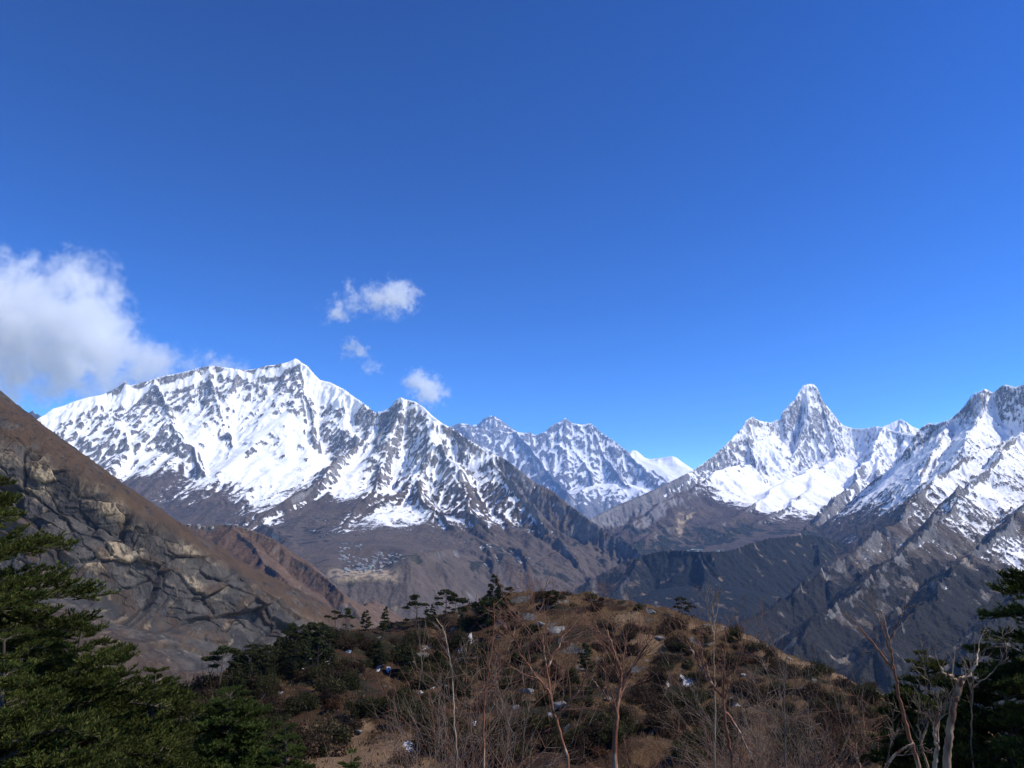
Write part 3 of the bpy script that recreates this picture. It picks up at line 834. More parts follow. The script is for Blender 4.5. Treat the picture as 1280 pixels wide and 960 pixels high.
CY = 33500.
cloud("large grey white cloud bank at the sky edge over the brown slope",
      [(-40, 410, 130, 1.6), (40, 400, 105, 1.6), (95, 362, 72, 1.25), (105, 420, 92, 1.5), (60, 450, 85, 1.25), (140, 372, 34, 1.0), (155, 438, 56, 1.1), (195, 455, 42, 1.1), (10, 480, 60, .95), (165, 470, 40, 1.0)],
      CY, .0017, 1250., 1, .55, 2.6)
cloud("low grey cloud hugging the long snow crest beneath the cloud bank", [(145, 480, 54, 1.15), (188, 468, 52, 1.15), (228, 458, 38, 1.05), (108, 490, 44, .95)], CY, .0010, 800., 2, .5, 2.4)
cloud("little cap of cloud on the crest left of the main summit", [(274, 462, 36, 1.15), (298, 463, 26, 1.05), (262, 447, 18, .95)], CY, .0018, 560., 3, .6, 2.4)
cloud("long two part cloud floating highest above the second peak", [(494, 372, 38, 1.25), (472, 373, 34, 1.05), (514, 370, 24, 1.0), (444, 378, 34, .80), (420, 388, 32, .78), (434, 364, 26, .62)], CY, .0026, 620., 4, .55, 2.6)
cloud("small ragged cloud puff below the long cloud", [(440, 433, 19, 1.1), (450, 439, 17, 1.1), (431, 442, 15, .8)], CY, .0036, 300., 5, .55, 2.6)
cloud("faintest wisp of cloud under the ragged puff", [(462, 458, 19, .8), (471, 460, 15, .75), (456, 464, 13, .7)], CY, .0024, 260., 6, .55, 2.6)
cloud("compact bright white cloud just above the second rocky peak", [(520, 478, 26, 1.2), (536, 488, 30, 1.35), (550, 493, 22, 1.0), (511, 474, 16, .9)], CY, .0036, 430., 7, .55, 2.4)

# ------------------------------------------------------------------ the near hill
def hp(l):
    return [P(a, b, c) for a, b, c in l]
HILL_PTS = hp([(200, 888, 118), (250, 866, 138), (300, 842, 158), (350, 818, 178), (400, 800, 193), (450, 789, 204), (500, 783, 211), (550, 776, 217), (600, 766, 222), (640, 744, 225),
               (680, 741, 228), (730, 744, 230), (770, 753, 228), (800, 761, 225), (850, 772, 215), (900, 787, 205), (950, 806, 190), (1000, 827, 175), (1050, 848, 160), (1090, 866, 148),
               (1150, 893, 132), (1260, 930, 112), (80, 930, 95), (-80, 980, 75),
               (440, 938, 98), (500, 925, 106), (560, 868, 150), (700, 800, 188), (700, 860, 142), (700, 932, 98), (450, 850, 155), (450, 895, 122), (300, 905, 118),
               (900, 850, 152), (900, 912, 108), (1000, 900, 122), (1050, 932, 98), (160, 935, 92), (600, 810, 195), (800, 830, 165),
               (640, 850, 330), (500, 890, 320), (350, 940, 290), (800, 865, 320), (950, 930, 290), (1100, 1000, 240), (150, 1010, 200), (0, 1050, 150), (1300, 1060, 180), (640, 1000, 420), (300, 1080, 420), (1000, 1080, 420)]) + \
    [(0, 0, -1.75), (-8, 0, -1.6), (8, 0, -1.9), (0, -20, -.5), (-25, -20, -.5), (25, -20, -1.), (0, 10, -5.2), (-10, 12, -5.6), (10, 12, -6.0), (0, 22, -10.6), (-18, 22, -11), (18, 22, -11.5),
     (0, 45, -20.5), (-40, 45, -22), (40, 45, -22.5), (0, 70, -26), (-90, 0, -10), (90, 0, -14), (-90, -30, -2), (90, -30, -4), (-160, 60, -50), (160, 60, -52)]
HX = np.linspace(-210, 250, 560).astype(F)
HY = (-30 + 450 * np.linspace(0, 1, 640) ** 1.25).astype(F)
HGX, HGY = np.meshgrid(HX, HY)
HZ = rbf(HILL_PTS, HGX, HGY, 50., .002)
_far = sstep(30, 110, HGY)
HZ = HZ + _far * (1.5 * fbm(HGX / 26, HGY / 26, 4, 201) + .9 * fbm(HGX / 7, HGY / 7, 3, 202) + 2.2 * (ridged(HGX / 14, HGY / 14, 4, 204) - .5)) + (1 - _far) * .25 * fbm(HGX / 4, HGY / 4, 3, 203)
HZ = HZ.astype(F)

def gz(x, y):
    i = np.clip(np.interp(x, HX, np.arange(len(HX))), 0, len(HX) - 1.001)
    j = np.clip(np.interp(y, HY, np.arange(len(HY))), 0, len(HY) - 1.001)
    i0 = int(i); j0 = int(j); u = i - i0; v = j - j0
    return float((HZ[j0, i0] * (1 - u) + HZ[j0, i0 + 1] * u) * (1 - v) + (HZ[j0 + 1, i0] * (1 - u) + HZ[j0 + 1, i0 + 1] * u) * v)

def on_hill(px, py, y0=60, y1=330):
    """point of the hill that a line of sight meets, or None"""
    a, b = ray(px, py)
    for y in np.arange(y0, y1, .5):
        if gz(a * y, y) >= b * y:
            return (a * y, float(y), gz(a * y, y))
    return None

def on_fan(fh, px, py):
    f, h = fh
    a, b = ray(px, py)
    c = int(round((a - f.a[0]) / (f.a[1] - f.a[0])))
    c = min(max(c, 0), len(f.a) - 1)
    r = np.nonzero(h[:, c] >= b * f.y)[0]
    if len(r) == 0: return None
    r = r[0]
    return (float(f.X[r, c]), float(f.y[r]), float(h[r, c]))

def build_hill():
    gy, gx = np.gradient(HZ, HY, HX)
    sl = np.sqrt(gx * gx + gy * gy)
    n1 = fbm(HGX / 18, HGY / 18, 5, 211); n2 = fbm(HGX / 5, HGY / 5, 4, 212)
    col = HGX / np.maximum(HGY, 1) * FPX * .955 + 640
    tan = sstep(-.05, .35, n1 + n2 * .5 + .30 * sstep(560, 680, col) * (HGY > 120) - .22 * sstep(600, 480, col))
    # the bare sandy clearing, and the trodden patches on the crest
    sand = np.zeros_like(HZ)
    for px, py, rx, ry in [(482, 930, 9, 8), (452, 945, 8, 5), (415, 905, 5, 7), (786, 772, 4, 9), (812, 808, 6, 6), (905, 788, 8, 3), (960, 806, 12, 3), (1010, 832, 12, 4), (840, 812, 5, 4)]:
        q = on_hill(px, py)
        if q:
            sand = np.maximum(sand, sstep(1.35, .7, np.sqrt(((HGX - q[0]) / rx) ** 2 + ((HGY - q[1]) / ry) ** 2) + n2 * .5))
    sand = np.maximum(sand, sstep(.42, .6, fbm(HGX / 9, HGY / 9, 4, 213) + n2 * .25) * .8 * (HGY > 60))
    rock = sstep(.5, .85, sl + n2 * .3) + sstep(.4, .55, fbm(HGX / 8, HGY / 8, 4, 214)) * .9
    wood = sstep(.05, .4, -n1 + n2 * .4 + .5 * sstep(560, 380, col) * sstep(130, 150, HGY))
    cov = np.stack([rock, wood, tan, sand], -1).reshape(-1, 4)
    t = NT("hill_soil")
    c = t.coord()
    r, g, b, a = t.attr("cover")
    f1 = t.noise(c, .9, 6, .65); f2 = t.noise(c, 4.5, 4, .65); f3 = t.noise(c, .12, 4)
    soil = t.mix(f1, (.028, .018, .012), (.078, .043, .024))
    grs = t.mix(f2, (.070, .041, .020), (.145, .09, .045))
    col_ = t.mix(t.step(t.math('ADD', b, t.math('MULTIPLY', t.math('SUBTRACT', f1, .5), 1.2)), .35, .65), soil, grs)
    col_ = t.mix(t.step(t.math('ADD', g, t.math('MULTIPLY', t.math('SUBTRACT', f1, .5), 1.3)), .45, .7), col_, t.mix(f2, (.018, .018, .010), (.04, .032, .018)))
    col_ = t.mix(t.step(t.math('ADD', r, t.math('MULTIPLY', t.math('SUBTRACT', f2, .5), .8)), .5, .7), col_, t.mix(f1, (.07, .065, .06), (.19, .175, .16)))
    col_ = t.mix(t.math('MULTIPLY', a, .9), col_, t.mix(f1, (.17, .108, .062), (.25, .165, .098)))
    hh = t.math('ADD', f1, t.math('MULTIPLY', f2, .5))
    t.bsdf(col_, .95, t.bump(hh, 1.0, .8), .1)
    me = mesh_np("hill_ground", np.stack([HGX, HGY, HZ], -1).reshape(-1, 3), grid_faces(len(HY), len(HX)), t.m, True, {"cover": cov})
    tag(link("hill_ground", me), "brown shrubby hill and knoll in front of the valley", "hill", None, "structure")
build_hill()
# ------------------------------------------------------------------ vegetation kit
rng = random.Random(7)

def wood_mat(name, c1, c2, scale=14., peel=None):
    t = NT(name)
    c = t.coord()
    n = t.noise(t.vmul(c, (1, 1, .35)), scale, 5, .65)
    col = t.mix(t.step(n, .3, .7), c1, c2)
    if peel:
        col = t.mix(t.step(t.noise(t.vmul(c, (1, 1, .2)), scale * .6, 4, .7), .52, .62), col, peel)
    t.bsdf(col, .75, t.bump(n, .5, .01), .25)
    return t.m

def leaf_mat(name, c1, c2, c3, scale=3.0):
    t = NT(name)
    c = t.coord()
    oi = t.n("ShaderNodeObjectInfo")
    n = t.noise(c, scale, 3, .6)
    col = t.mix(t.step(n, .3, .7), c1, c2)
    gi = t.n("ShaderNodeNewGeometry")
    col = t.mix(t.step(gi.outputs["Random Per Island"], .55, 1.0), col, c3)
    hs = t.n("ShaderNodeHueSaturation")
    t.l(col, hs.inputs["Color"])
    t.l(t.math('ADD', .7, t.math('MULTIPLY', oi.outputs["Random"], .6)), hs.inputs["Value"])
    d = t.n("ShaderNodeBsdfPrincipled")
    t.l(hs.outputs[0], d.inputs["Base Color"])
    d.inputs["Roughness"].default_value = .7
    d.inputs["Specular IOR Level"].default_value = .08
    tr = t.n("ShaderNodeBsdfTranslucent")
    t.l(hs.outputs[0], tr.inputs["Color"])
    mx = t.n("ShaderNodeMixShader")
    mx.inputs[0].default_value = .3
    t.l(d.outputs[0], mx.inputs[1]); t.l(tr.outputs[0], mx.inputs[2])
    t.l(mx.outputs[0], t.out.inputs[0])
    return t.m

M_FIRWOOD = wood_mat("fir_bark", (.05, .038, .03), (.10, .08, .065))
M_FIR = leaf_mat("fir_needles", (.024, .035, .009), (.045, .058, .013), (.105, .108, .027))
M_FIRDARK = leaf_mat("dark_fir_needles", (.014, .019, .008), (.026, .032, .011), (.055, .056, .018), .6)
M_JUN = leaf_mat("juniper_leaves", (.018, .020, .008), (.034, .036, .012), (.065, .060, .02), .8)
M_RHODO = leaf_mat("rhododendron_leaves", (.030, .050, .012), (.055, .080, .018), (.10, .125, .035), 1.2)
M_BROWNB = leaf_mat("dry_dwarf_shrub", (.026, .017, .011), (.046, .029, .018), (.085, .055, .032), .8)
M_OLIVE = leaf_mat("olive_dwarf_shrub", (.028, .026, .011), (.046, .040, .017), (.08, .068, .03), .8)
M_RUST = leaf_mat("rusty_dwarf_shrub", (.055, .025, .015), (.085, .038, .02), (.12, .06, .03), .8)
M_RED = wood_mat("copper_bark", (.11, .042, .024), (.24, .10, .055), 9., (.40, .27, .18))
M_PALE = wood_mat("pale_peeling_bark", (.24, .15, .09), (.46, .34, .23), 9., (.12, .05, .025))
M_GREYTWIG = wood_mat("grey_twig_bark", (.08, .058, .047), (.19, .14, .11), 20.)
M_REDTWIG = wood_mat("red_twig_bark", (.095, .040, .026), (.21, .105, .068), 20.)

class Geo:
    def __init__(self):
        self.v = []; self.f = []; self.n = 0
    def add(self, v, f):
        self.v.append(np.asarray(v, dtype=F)); self.f.append(np.asarray(f, dtype=np.int32) + self.n); self.n += len(v)
    def tube(self, pts_, rad, k=5):
        p = np.array(pts_, dtype=np.float64)
        n = len(p)
        d = np.gradient(p, axis=0)
        d /= np.linalg.norm(d, axis=1)[:, None] + 1e-9
        ref = np.array([.3, .5, .81]) if abs(d[0][2]) < .8 else np.array([1., .1, 0])
        s = np.cross(d, ref); s /= np.linalg.norm(s, axis=1)[:, None] + 1e-9
        w = np.cross(d, s)
        a = np.arange(k) / k * 2 * np.pi
        ring = np.cos(a)[None, :, None] * s[:, None] + np.sin(a)[None, :, None] * w[:, None]
        v = (p[:, None] + ring * np.asarray(rad, dtype=np.float64)[:, None, None]).reshape(-1, 3)
        i = np.arange(n - 1)[:, None] * k; j = np.arange(k)[None]
        j2 = (j + 1) % k
        f = np.stack([i + j, i + j2, i + k + j2, i + k + j], -1).reshape(-1, 4)
        self.add(v, f)
    def mesh(self, name, mat, smooth=True):
        return mesh_np(name, np.concatenate(self.v), np.concatenate(self.f), mat, smooth)

def unit(v):
    return v / (np.linalg.norm(v, axis=-1, keepdims=True) + 1e-9)

def blades(geo, base, direc, length, width, nr):
    """one narrow pointed quad per row of base/direc"""
    side = unit(np.cross(direc, nr.normal(size=direc.shape)))
    l = length[:, None]; w = width[:, None]
    a = base; m = base + direc * l * .45
    v = np.stack([a, m + side * w, base + direc * l, m - side * w], 1).reshape(-1, 3)
    f = np.arange(len(v)).reshape(-1, 4)
    geo.add(v, f)

def copy_tree(o, parent=None):
    c = o.copy()
    scene.collection.objects.link(c)
    if parent is not None: c.parent = parent
    for ch in o.children:
        copy_tree(ch, c)
    return c

def empty(name, loc, label=None, cat=None, group=None):
    o = link(name, None)
    o.location = loc
    return tag(o, label, cat, group)

def stash(*objs):
    """drop the source object once its copies stand"""
    for o in objs:
        for c in list(o.children): stash(c)
        bpy.data.objects.remove(o)

# ------------------------------------------------------------------ firs close to the camera
def fir_branch_meshes(L, seed, mat):
    """a flat layered fir bough of length L along +X: wood mesh and needle mesh"""
    nr = np.random.default_rng(seed)
    wood = Geo(); nd = Geo()
    t = np.linspace(0, 1, 9)
    ax = np.stack([t * L, .10 * L * nr.normal() * t * t, .10 * L * np.sin(t * 2.6) - .10 * L * t * t + .0 * t], -1)
    wood.tube(ax, .022 * L * (1 - t * .85) * .55 + .003, 5)
    bases, dirs = [], []
    def spray(p, steps=None):
        for k in range(1, len(p)):
            d = unit(p[k] - p[k - 1])
            n = max(3, int(np.linalg.norm(p[k] - p[k - 1]) / .0042))
            s = nr.random(n)[:, None]
            b = p[k - 1] * (1 - s) + p[k] * s
            r_ = nr.normal(size=(n, 3)); r_[:, 2] = np.abs(r_[:, 2]) * .8 + .1
            dd = unit(d[None] * .75 + unit(r_) * .8)
            bases.append(b); dirs.append(dd)
    nt = int(9 + L * 12)
    for i in range(nt):
        s = .10 + .9 * (i + nr.random() * .6) / nt
        p0 = np.array([np.interp(s, t, ax[:, c]) for c in range(3)])
        sg = 1 if i % 2 else -1
        ln = L * (.46 * (1 - s) ** .7 + .12) * (.75 + .5 * nr.random())
        an = math.radians(48 + 14 * nr.normal()) * sg
        d = np.array([math.cos(an), math.sin(an), .10 + .12 * nr.normal()])
        tt = np.linspace(0, 1, 5)
        tw = p0[None] + tt[:, None] * d[None] * ln + np.stack([0 * tt, 0 * tt, .06 * ln * tt - .14 * ln * tt * tt], -1)
        wood.tube(tw, .006 * (1 - tt * .7) * (.6 + ln), 4)
        spray(tw[1:])
        for q in range(int(2 + ln * 9)):
            u = .2 + .75 * nr.random()
            b0 = np.array([np.interp(u, tt, tw[:, c]) for c in range(3)])
            a2 = an + math.radians(nr.choice([-1, 1]) * (42 + 12 * nr.normal()))
            l2 = ln * .42 * (1.1 - u) + .05
            d2 = np.array([math.cos(a2), math.sin(a2), .15 + .15 * nr.normal()])
            e = np.stack([b0, b0 + d2 * l2 * .55, b0 + d2 * l2 + np.array([0, 0, .02])])
            spray(e)
    spray(ax[4:])
    b = np.concatenate(bases); d = np.concatenate(dirs)
    n = len(b)
    blades(nd, b, d, .034 + .026 * nr.random(n), .0045 + .0025 * nr.random(n), nr)
    return wood.mesh("fir_bough_wood", M_FIRWOOD), nd.mesh("fir_needles", mat, False)

BOUGH = {}
def bough(L, mat):
    key = (L, mat.name)
    if key not in BOUGH:
        BOUGH[key] = [fir_branch_meshes(L, int(L * 100) + 7 * k, mat) for k in range(2)]
    return BOUGH[key]

def in_view(p, pad=60):
    x, y, z = p
    if y < .3: return False
    zz = y * CT + z * ST
    u = 640 + FPX * x / zz; v = 480 - FPX * (z * CT - y * ST) / zz
    return -pad < u < 1280 + pad and -pad < v < 960 + pad

def fir(px, top_py, Y, crown, label, seed, low=.08, mat=None, step=.30, per=5, group="firs close to the viewpoint", lean=0., full=.75):
    mat = mat or M_FIR
    r = random.Random(seed)
    a = ray(px, 680)[0]
    x = a * Y
    z0 = gz(x, Y) - .15
    top = P(px, top_py, Y)[2]
    H = top - z0
    root = empty("fir_tree", (x, Y, z0), label, "fir tree", group)
    g = Geo()
    t = np.linspace(0, 1, 12)
    trunk = np.stack([lean * t * H + .05 * np.sin(t * 5 + seed), .05 * np.cos(t * 4 + seed), t * H], -1)
    g.tube(trunk, .035 * H ** .8 * (1 - t) ** .8 * .55 + .008, 8)
    link("trunk", g.mesh("fir_trunk", M_FIRWOOD), root)
    hgt = low * H
    sizes = (.6, 1.1, 1.7, 2.4)
    az = r.random() * 6.28
    while hgt < H * .985:
        s = hgt / H
        R_ = crown * (1 - s) ** full * (.75 + .4 * r.random()) + .12
        nb = per if R_ > .5 else per - 1
        for k in range(nb):
            az += 6.2832 / nb + r.uniform(-.35, .35)
            ln = R_ * r.uniform(.7, 1.12)
            hh = hgt + r.uniform(-.12, .12)
            c = np.array([np.interp(hh / H, t, trunk[:, q]) for q in range(3)])
            droop = -.16 + .42 * s + r.uniform(-.12, .12)
            tip = (x + c[0] + math.cos(az) * ln, Y + c[1] + math.sin(az) * ln, z0 + hh + math.sin(droop) * ln)
            mid = (x + c[0] + math.cos(az) * ln * .5, Y + c[1] + math.sin(az) * ln * .5, z0 + hh)
            if not (in_view(tip) or in_view(mid)):
                continue
            L = min(sizes, key=lambda q: abs(q - ln))
            wm, nm = bough(L, mat)[r.randrange(2)]
            b = link("bough", wm, root)
            b.location = c
            sc = ln / L
            b.rotation_euler = (r.uniform(-.3, .3), -droop, az)
            b.scale = (sc, sc * r.uniform(.9, 1.15), sc)
            link("needle_spray", nm, b)
        hgt += step * (.7 + .6 * r.random()) * (1.15 - .5 * s)
    return root

# ------------------------------------------------------------------ bare shrubs and saplings
def grow(geo_stem, geo_twig, p, d, ln, rad, nr, depth, maxd, wob=.10, up=.06, split=(2, 4), ratio=.62, spread=.55):
    n = max(4, int(ln / .12))
    pt = [p]; dd = d
    for i in range(n):
        dd = unit(dd + nr.normal(size=3) * wob + np.array([0, 0, up]))
        pt.append(pt[-1] + dd * ln / n)
    pt = np.array(pt)
    s = np.linspace(0, 1, n + 1)
    r_ = rad * (1 - s * (.55 if depth < maxd else .8))
    (geo_stem if depth == 0 else geo_twig).tube(pt, r_, 6 if depth == 0 else (4 if depth < maxd else 3))
    if depth >= maxd: return
    nb = nr.integers(split[0], split[1] + 1) + (3 if depth == 0 else 1)
    for k in range(nb):
        u = .28 + .72 * (k + nr.random()) / nb
        i = min(int(u * n), n - 1)
        b0 = pt[i] + (pt[i + 1] - pt[i]) * (u * n - i if u * n - i < 1 else 1)
        dl = unit(pt[i + 1] - pt[i])
        sd = unit(np.cross(dl, nr.normal(size=3)))
        nd_ = unit(dl * (1 - spread * .5) + sd * spread * (.7 + .6 * nr.random()))
        grow(geo_stem, geo_twig, b0, nd_, ln * ratio * (1.15 - .5 * u) * (.7 + .6 * nr.random()), max(rad * (1 - u * .5) * .5, .0022), nr, depth + 1, maxd, wob * 1.15, up * .7, split, ratio, spread)

def shrub_proto(seed, H, nstem, stem_mat, twig_mat, rad, lean=.35, maxd=3, split=(2, 4)):
    nr = np.random.default_rng(seed)
    root = empty("bare_shrub", (0, 0, 0))
    for k in range(nstem):
        gs, gt = Geo(), Geo()
        a = nr.random() * 6.28
        b0 = np.array([math.cos(a) * .12 * nr.random(), math.sin(a) * .12 * nr.random(), -.15])
        d0 = unit(np.array([math.cos(a) * lean * nr.random(), math.sin(a) * lean * nr.random(), 1.0]))
        grow(gs, gt, b0, d0, H * (.65 + .4 * nr.random()), rad * (.6 + .6 * nr.random()), nr, 0, maxd, .07, .05, split)
        st = link("stem", gs.mesh("shrub_stem", stem_mat), root)
        link("twig", gt.mesh("shrub_twig", twig_mat), st)
    return root

def sapling(name, label, path, r0, r1, mat, twig_mat, seed, forks=(), cat="sapling", twigs=10, tl=.5, group="bare saplings near the viewpoint"):
    """single stem whose course is listed as (px, py, distance)"""
    nr = np.random.default_rng(seed)
    p = np.array([P(*q) for q in path])
    x0, y0 = p[0][0], p[0][1]
    g0 = gz(x0, y0) - .1
    p = np.vstack([[x0 + nr.normal() * .05, y0, g0], p]) if p[0][2] > g0 + .2 else p
    t = np.linspace(0, 1, len(p)); tt = np.linspace(0, 1, len(p) * 6)
    q = np.stack([np.interp(tt, t, p[:, c]) for c in range(3)], -1)
    ker = np.ones(5) / 5
    qs = np.stack([np.convolve(np.pad(q[:, c], 2, mode='edge'), ker, 'valid') for c in range(3)], -1)
    qs += nr.normal(size=qs.shape) * .004
    root = empty(name, tuple(qs[0]), label, cat, group)
    off = qs[0].copy()
    gs = Geo(); gs.tube(qs - off, (r0 + (r1 - r0) * tt) * (.72 if r0 < .033 else .9), 7)
    st = link("stem", gs.mesh("sapling_stem", mat), root)
    for fk in forks:
        fp = np.array([P(*w) for w in fk[0]])
        ft = np.linspace(0, 1, len(fp)); f2 = np.linspace(0, 1, len(fp) * 5)
        fq = np.stack([np.interp(f2, ft, fp[:, c]) for c in range(3)], -1) + nr.normal(size=(len(f2), 3)) * .005
        gf = Geo(); gf.tube(fq - off, fk[1] * (1 - f2 * .75), 6)
        gt = Geo()
        for k in range(int(twigs * .6)):
            u = .2 + .8 * nr.random(); i = int(u * (len(fq) - 1))
            d = unit(unit(fq[min(i + 1, len(fq) - 1)] - fq[max(i - 1, 0)]) + unit(nr.normal(size=3)) * .7)
            grow(gt, gt, fq[i] - off, d, tl * .7 * (.5 + nr.random()), max(fk[1] * .28, .003), nr, 1, 2)
        b = link("branch", gf.mesh("sapling_branch", mat), root)
        link("twig", gt.mesh("sapling_twig", twig_mat), b)
    gt = Geo()
    for k in range(int(twigs * .7)):
        u = .35 + .65 * nr.random(); i = int(u * (len(qs) - 1))
        d = unit(unit(qs[min(i + 1, len(qs) - 1)] - qs[max(i - 1, 0)]) + unit(nr.normal(size=3)) * .75)
        grow(gt, gt, qs[i] - off, d, tl * (.5 + nr.random()), max((r0 + (r1 - r0) * u) * .3, .003), nr, 1, 3)
    link("twig", gt.mesh("sapling_twig", twig_mat), st)
    return root

# ------------------------------------------------------------------ trees, bushes, rocks and snow on the hill
def crown_geo(blobs, n, size, nr, flat=.0):
    """leaf clumps through the volume of several ellipsoid blobs (cx, cy, cz, rx, ry, rz)"""
    g = Geo()
    for b in blobs:
        c = np.array(b[:3]); rr = np.array(b[3:])
        m = max(int(n * (rr.prod() ** (2 / 3))), 12)
        d = unit(nr.normal(size=(m, 3)))
        lump = .72 + .38 * np.sin(d[:, 0] * 5 + b[0] * 9) * np.sin(d[:, 1] * 4 + b[1] * 7 + 1) * np.sin(d[:, 2] * 5 + b[2] * 3)
        p = c + d * rr * (lump * nr.random(m) ** .35)[:, None]
        nn = unit(d * .6 + nr.normal(size=(m, 3)) * .7 + np.array([0, 0, flat]))
        a = unit(np.cross(nn, nr.normal(size=(m, 3)))); e = np.cross(nn, a)
        s = size * (.55 + .9 * nr.random(m))[:, None]
        v = np.stack([p - a * s * .5, p - e * s * .32 + a * s * .1, p + a * s * .6, p + e * s * .32], 1).reshape(-1, 3)
        g.add(v, np.arange(len(v)).reshape(-1, 4))
    return g

def tree_proto(kind, seed):
    """unit-height tree"""
    nr = np.random.default_rng(seed)
    root = empty("hill_pine", (0, 0, 0))
    g = Geo()
    t = np.linspace(0, 1, 8)
    bend = .05 * nr.normal(size=2)
    tr = np.stack([bend[0] * np.sin(t * 3), bend[1] * np.sin(t * 2.5), t * .96], -1)
    g.tube(tr, .022 * (1 - t * .8), 6)
    bl = []
    if kind == "umbrella":
        for k in range(9):
            u = nr.random()
            z = .55 + .40 * u
            r_ = (.36 * (1 - (u - .35) ** 2 * 1.6)) * (.5 + .7 * nr.random())
            a = nr.random() * 6.28
            c = (math.cos(a) * r_, math.sin(a) * r_, z)
            g.tube([[0, 0, z - .12], [c[0] * .6, c[1] * .6, z - .05], c], [.010, .007, .003], 4)
            bl.append((*c, .15 + .05 * nr.random(), .15 + .05 * nr.random(), .045 + .025 * nr.random()))
        bl.append((0, 0, .95, .16, .16, .06))
        for k in range(3):
            a = nr.random() * 6.28; z = .22 + .25 * nr.random()
            c = (math.cos(a) * .28, math.sin(a) * .28, z)
            g.tube([[0, 0, z + .02], c], [.008, .003], 4)
            bl.append((*c, .10, .10, .035))
    elif kind == "spire":
        for k in range(16):
            z = .14 + .86 * k / 16
            r_ = .20 * (1 - z) ** .8 + .02
            for j in range(3):
                a = nr.random() * 6.28
                bl.append((math.cos(a) * r_ * .8, math.sin(a) * r_ * .8, z + .02 * nr.normal(), r_ * .62 + .02, r_ * .62 + .02, .028))
    elif kind == "tiered":
        for k in range(11):
            z = .18 + .80 * k / 11
            r_ = .34 * (1.05 - z) ** .7 * (.75 + .5 * nr.random())
            for j in range(4):
                a = nr.random() * 6.28
                c = (math.cos(a) * r_ * .75, math.sin(a) * r_ * .75, z + .03 * nr.normal())
                g.tube([[0, 0, z - .03], c], [.008, .003], 4)
                bl.append((*c, r_ * .45 + .03, r_ * .45 + .03, .04))
    else:                                            # bushy
        for k in range(14):
            z = .15 + .75 * nr.random()
            r_ = .30 * math.sin(min(z * 2.6, 2.7)) ** .7
            a = nr.random() * 6.28
            bl.append((math.cos(a) * r_, math.sin(a) * r_, z, .17, .17, .12))
    link("trunk", g.mesh("pine_trunk", M_FIRWOOD), root)
    link("crown", crown_geo(bl, 9500, .05, nr, .5).mesh("pine_crown", M_FIRDARK, False), root)
    return root

def bush_mesh(seed, mat, wide=1.0, tall=.85, n=1700, size=.075):
    nr = np.random.default_rng(seed)
    bl = [(0, 0, tall * .35, wide * .62, wide * .62, tall * .62)]
    for k in range(6):
        a = nr.random() * 6.28; q = .35 + .35 * nr.random()
        bl.append((math.cos(a) * wide * q, math.sin(a) * wide * q, tall * (.15 + .3 * nr.random()), wide * .38, wide * .38, tall * (.35 + .2 * nr.random())))
    g = crown_geo(bl, n, size, nr, .2)
    for k in range(14):                              # twigs poking out of the mound
        a = nr.random() * 6.28; q = nr.random() * wide * .8
        b = np.array([math.cos(a) * q * .6, math.sin(a) * q * .6, 0])
        e = np.array([math.cos(a) * q, math.sin(a) * q, tall * (.8 + .5 * nr.random())])
        g.tube([b, (b + e) / 2 + nr.normal(size=3) * .04, e], [.012, .009, .004], 3)
    return g.mesh("bush", mat, False)

def rock_mesh(seed, mat):
    nr = np.random.default_rng(seed)
    co, fc = ico(4)
    for _ in range(13):
        n = unit(nr.normal(size=3)); d = .45 + .4 * nr.random()
        k = co @ n
        co = co - np.maximum(k - d, 0)[:, None] * n[None]
    k = fbm(co[:, 0] * 2 + seed, co[:, 1] * 2 + co[:, 2] * 1.3, 4, seed)
    co = co * (1 + .10 * k[:, None])
    return mesh_np("rock", co * np.array([1, .8, .62]), fc, mat, False)
# ------------------------------------------------------------------ the far villages
def house_mesh(w, d, h, seed, wall, roof):
    e = .35; rh = h * .42
    co = [(-w, -d, -2.5), (w, -d, -2.5), (w, d, -2.5), (-w, d, -2.5), (-w, -d, h), (w, -d, h), (w, d, h), (-w, d, h), (-w, 0, h + rh), (w, 0, h + rh)]
    fc = [(0, 1, 5, 4), (1, 2, 6, 5), (2, 3, 7, 6), (3, 0, 4, 7)]
    n = len(co)
    hg = h + .02
    co += [(-w - e, -d - e, hg - .25), (w + e, -d - e, hg - .25), (w + e, 0, hg + rh), (-w - e, 0, hg + rh), (w + e, d + e, hg - .25), (-w - e, d + e, hg - .25)]
    co += [(a, b, c - .25) for a, b, c in co[n:n + 6]]
    fc += [(n, n + 1, n + 2, n + 3), (n + 3, n + 2, n + 4, n + 5), (n + 6, n + 9, n + 8, n + 7), (n + 9, n + 11, n + 10, n + 8), (n, n + 6, n + 7, n + 1), (n + 4, n + 10, n + 11, n + 5)]
    mi = [0] * 4 + [1] * 6
    fc += [(4, 7, 8, 8), (5, 9, 6, 6)]
    fc = [f for f in fc if len(set(f)) == 4]; mi = mi[:len(fc)]
    for sx in (-.55, 0, .55):                        # dark window openings, 3 cm proud of the wall
        for zz in (h * .25, h * .68):
            k = len(co); y = -d - .03
            co += [(sx * w - .45, y, zz - .5), (sx * w + .45, y, zz - .5), (sx * w + .45, y, zz + .5), (sx * w - .45, y, zz + .5)]
            fc.append((k, k + 1, k + 2, k + 3)); mi.append(2)
    return mesh_np("house", co, np.array(fc), [wall, roof, M_DARKWIN], False, None, mi)

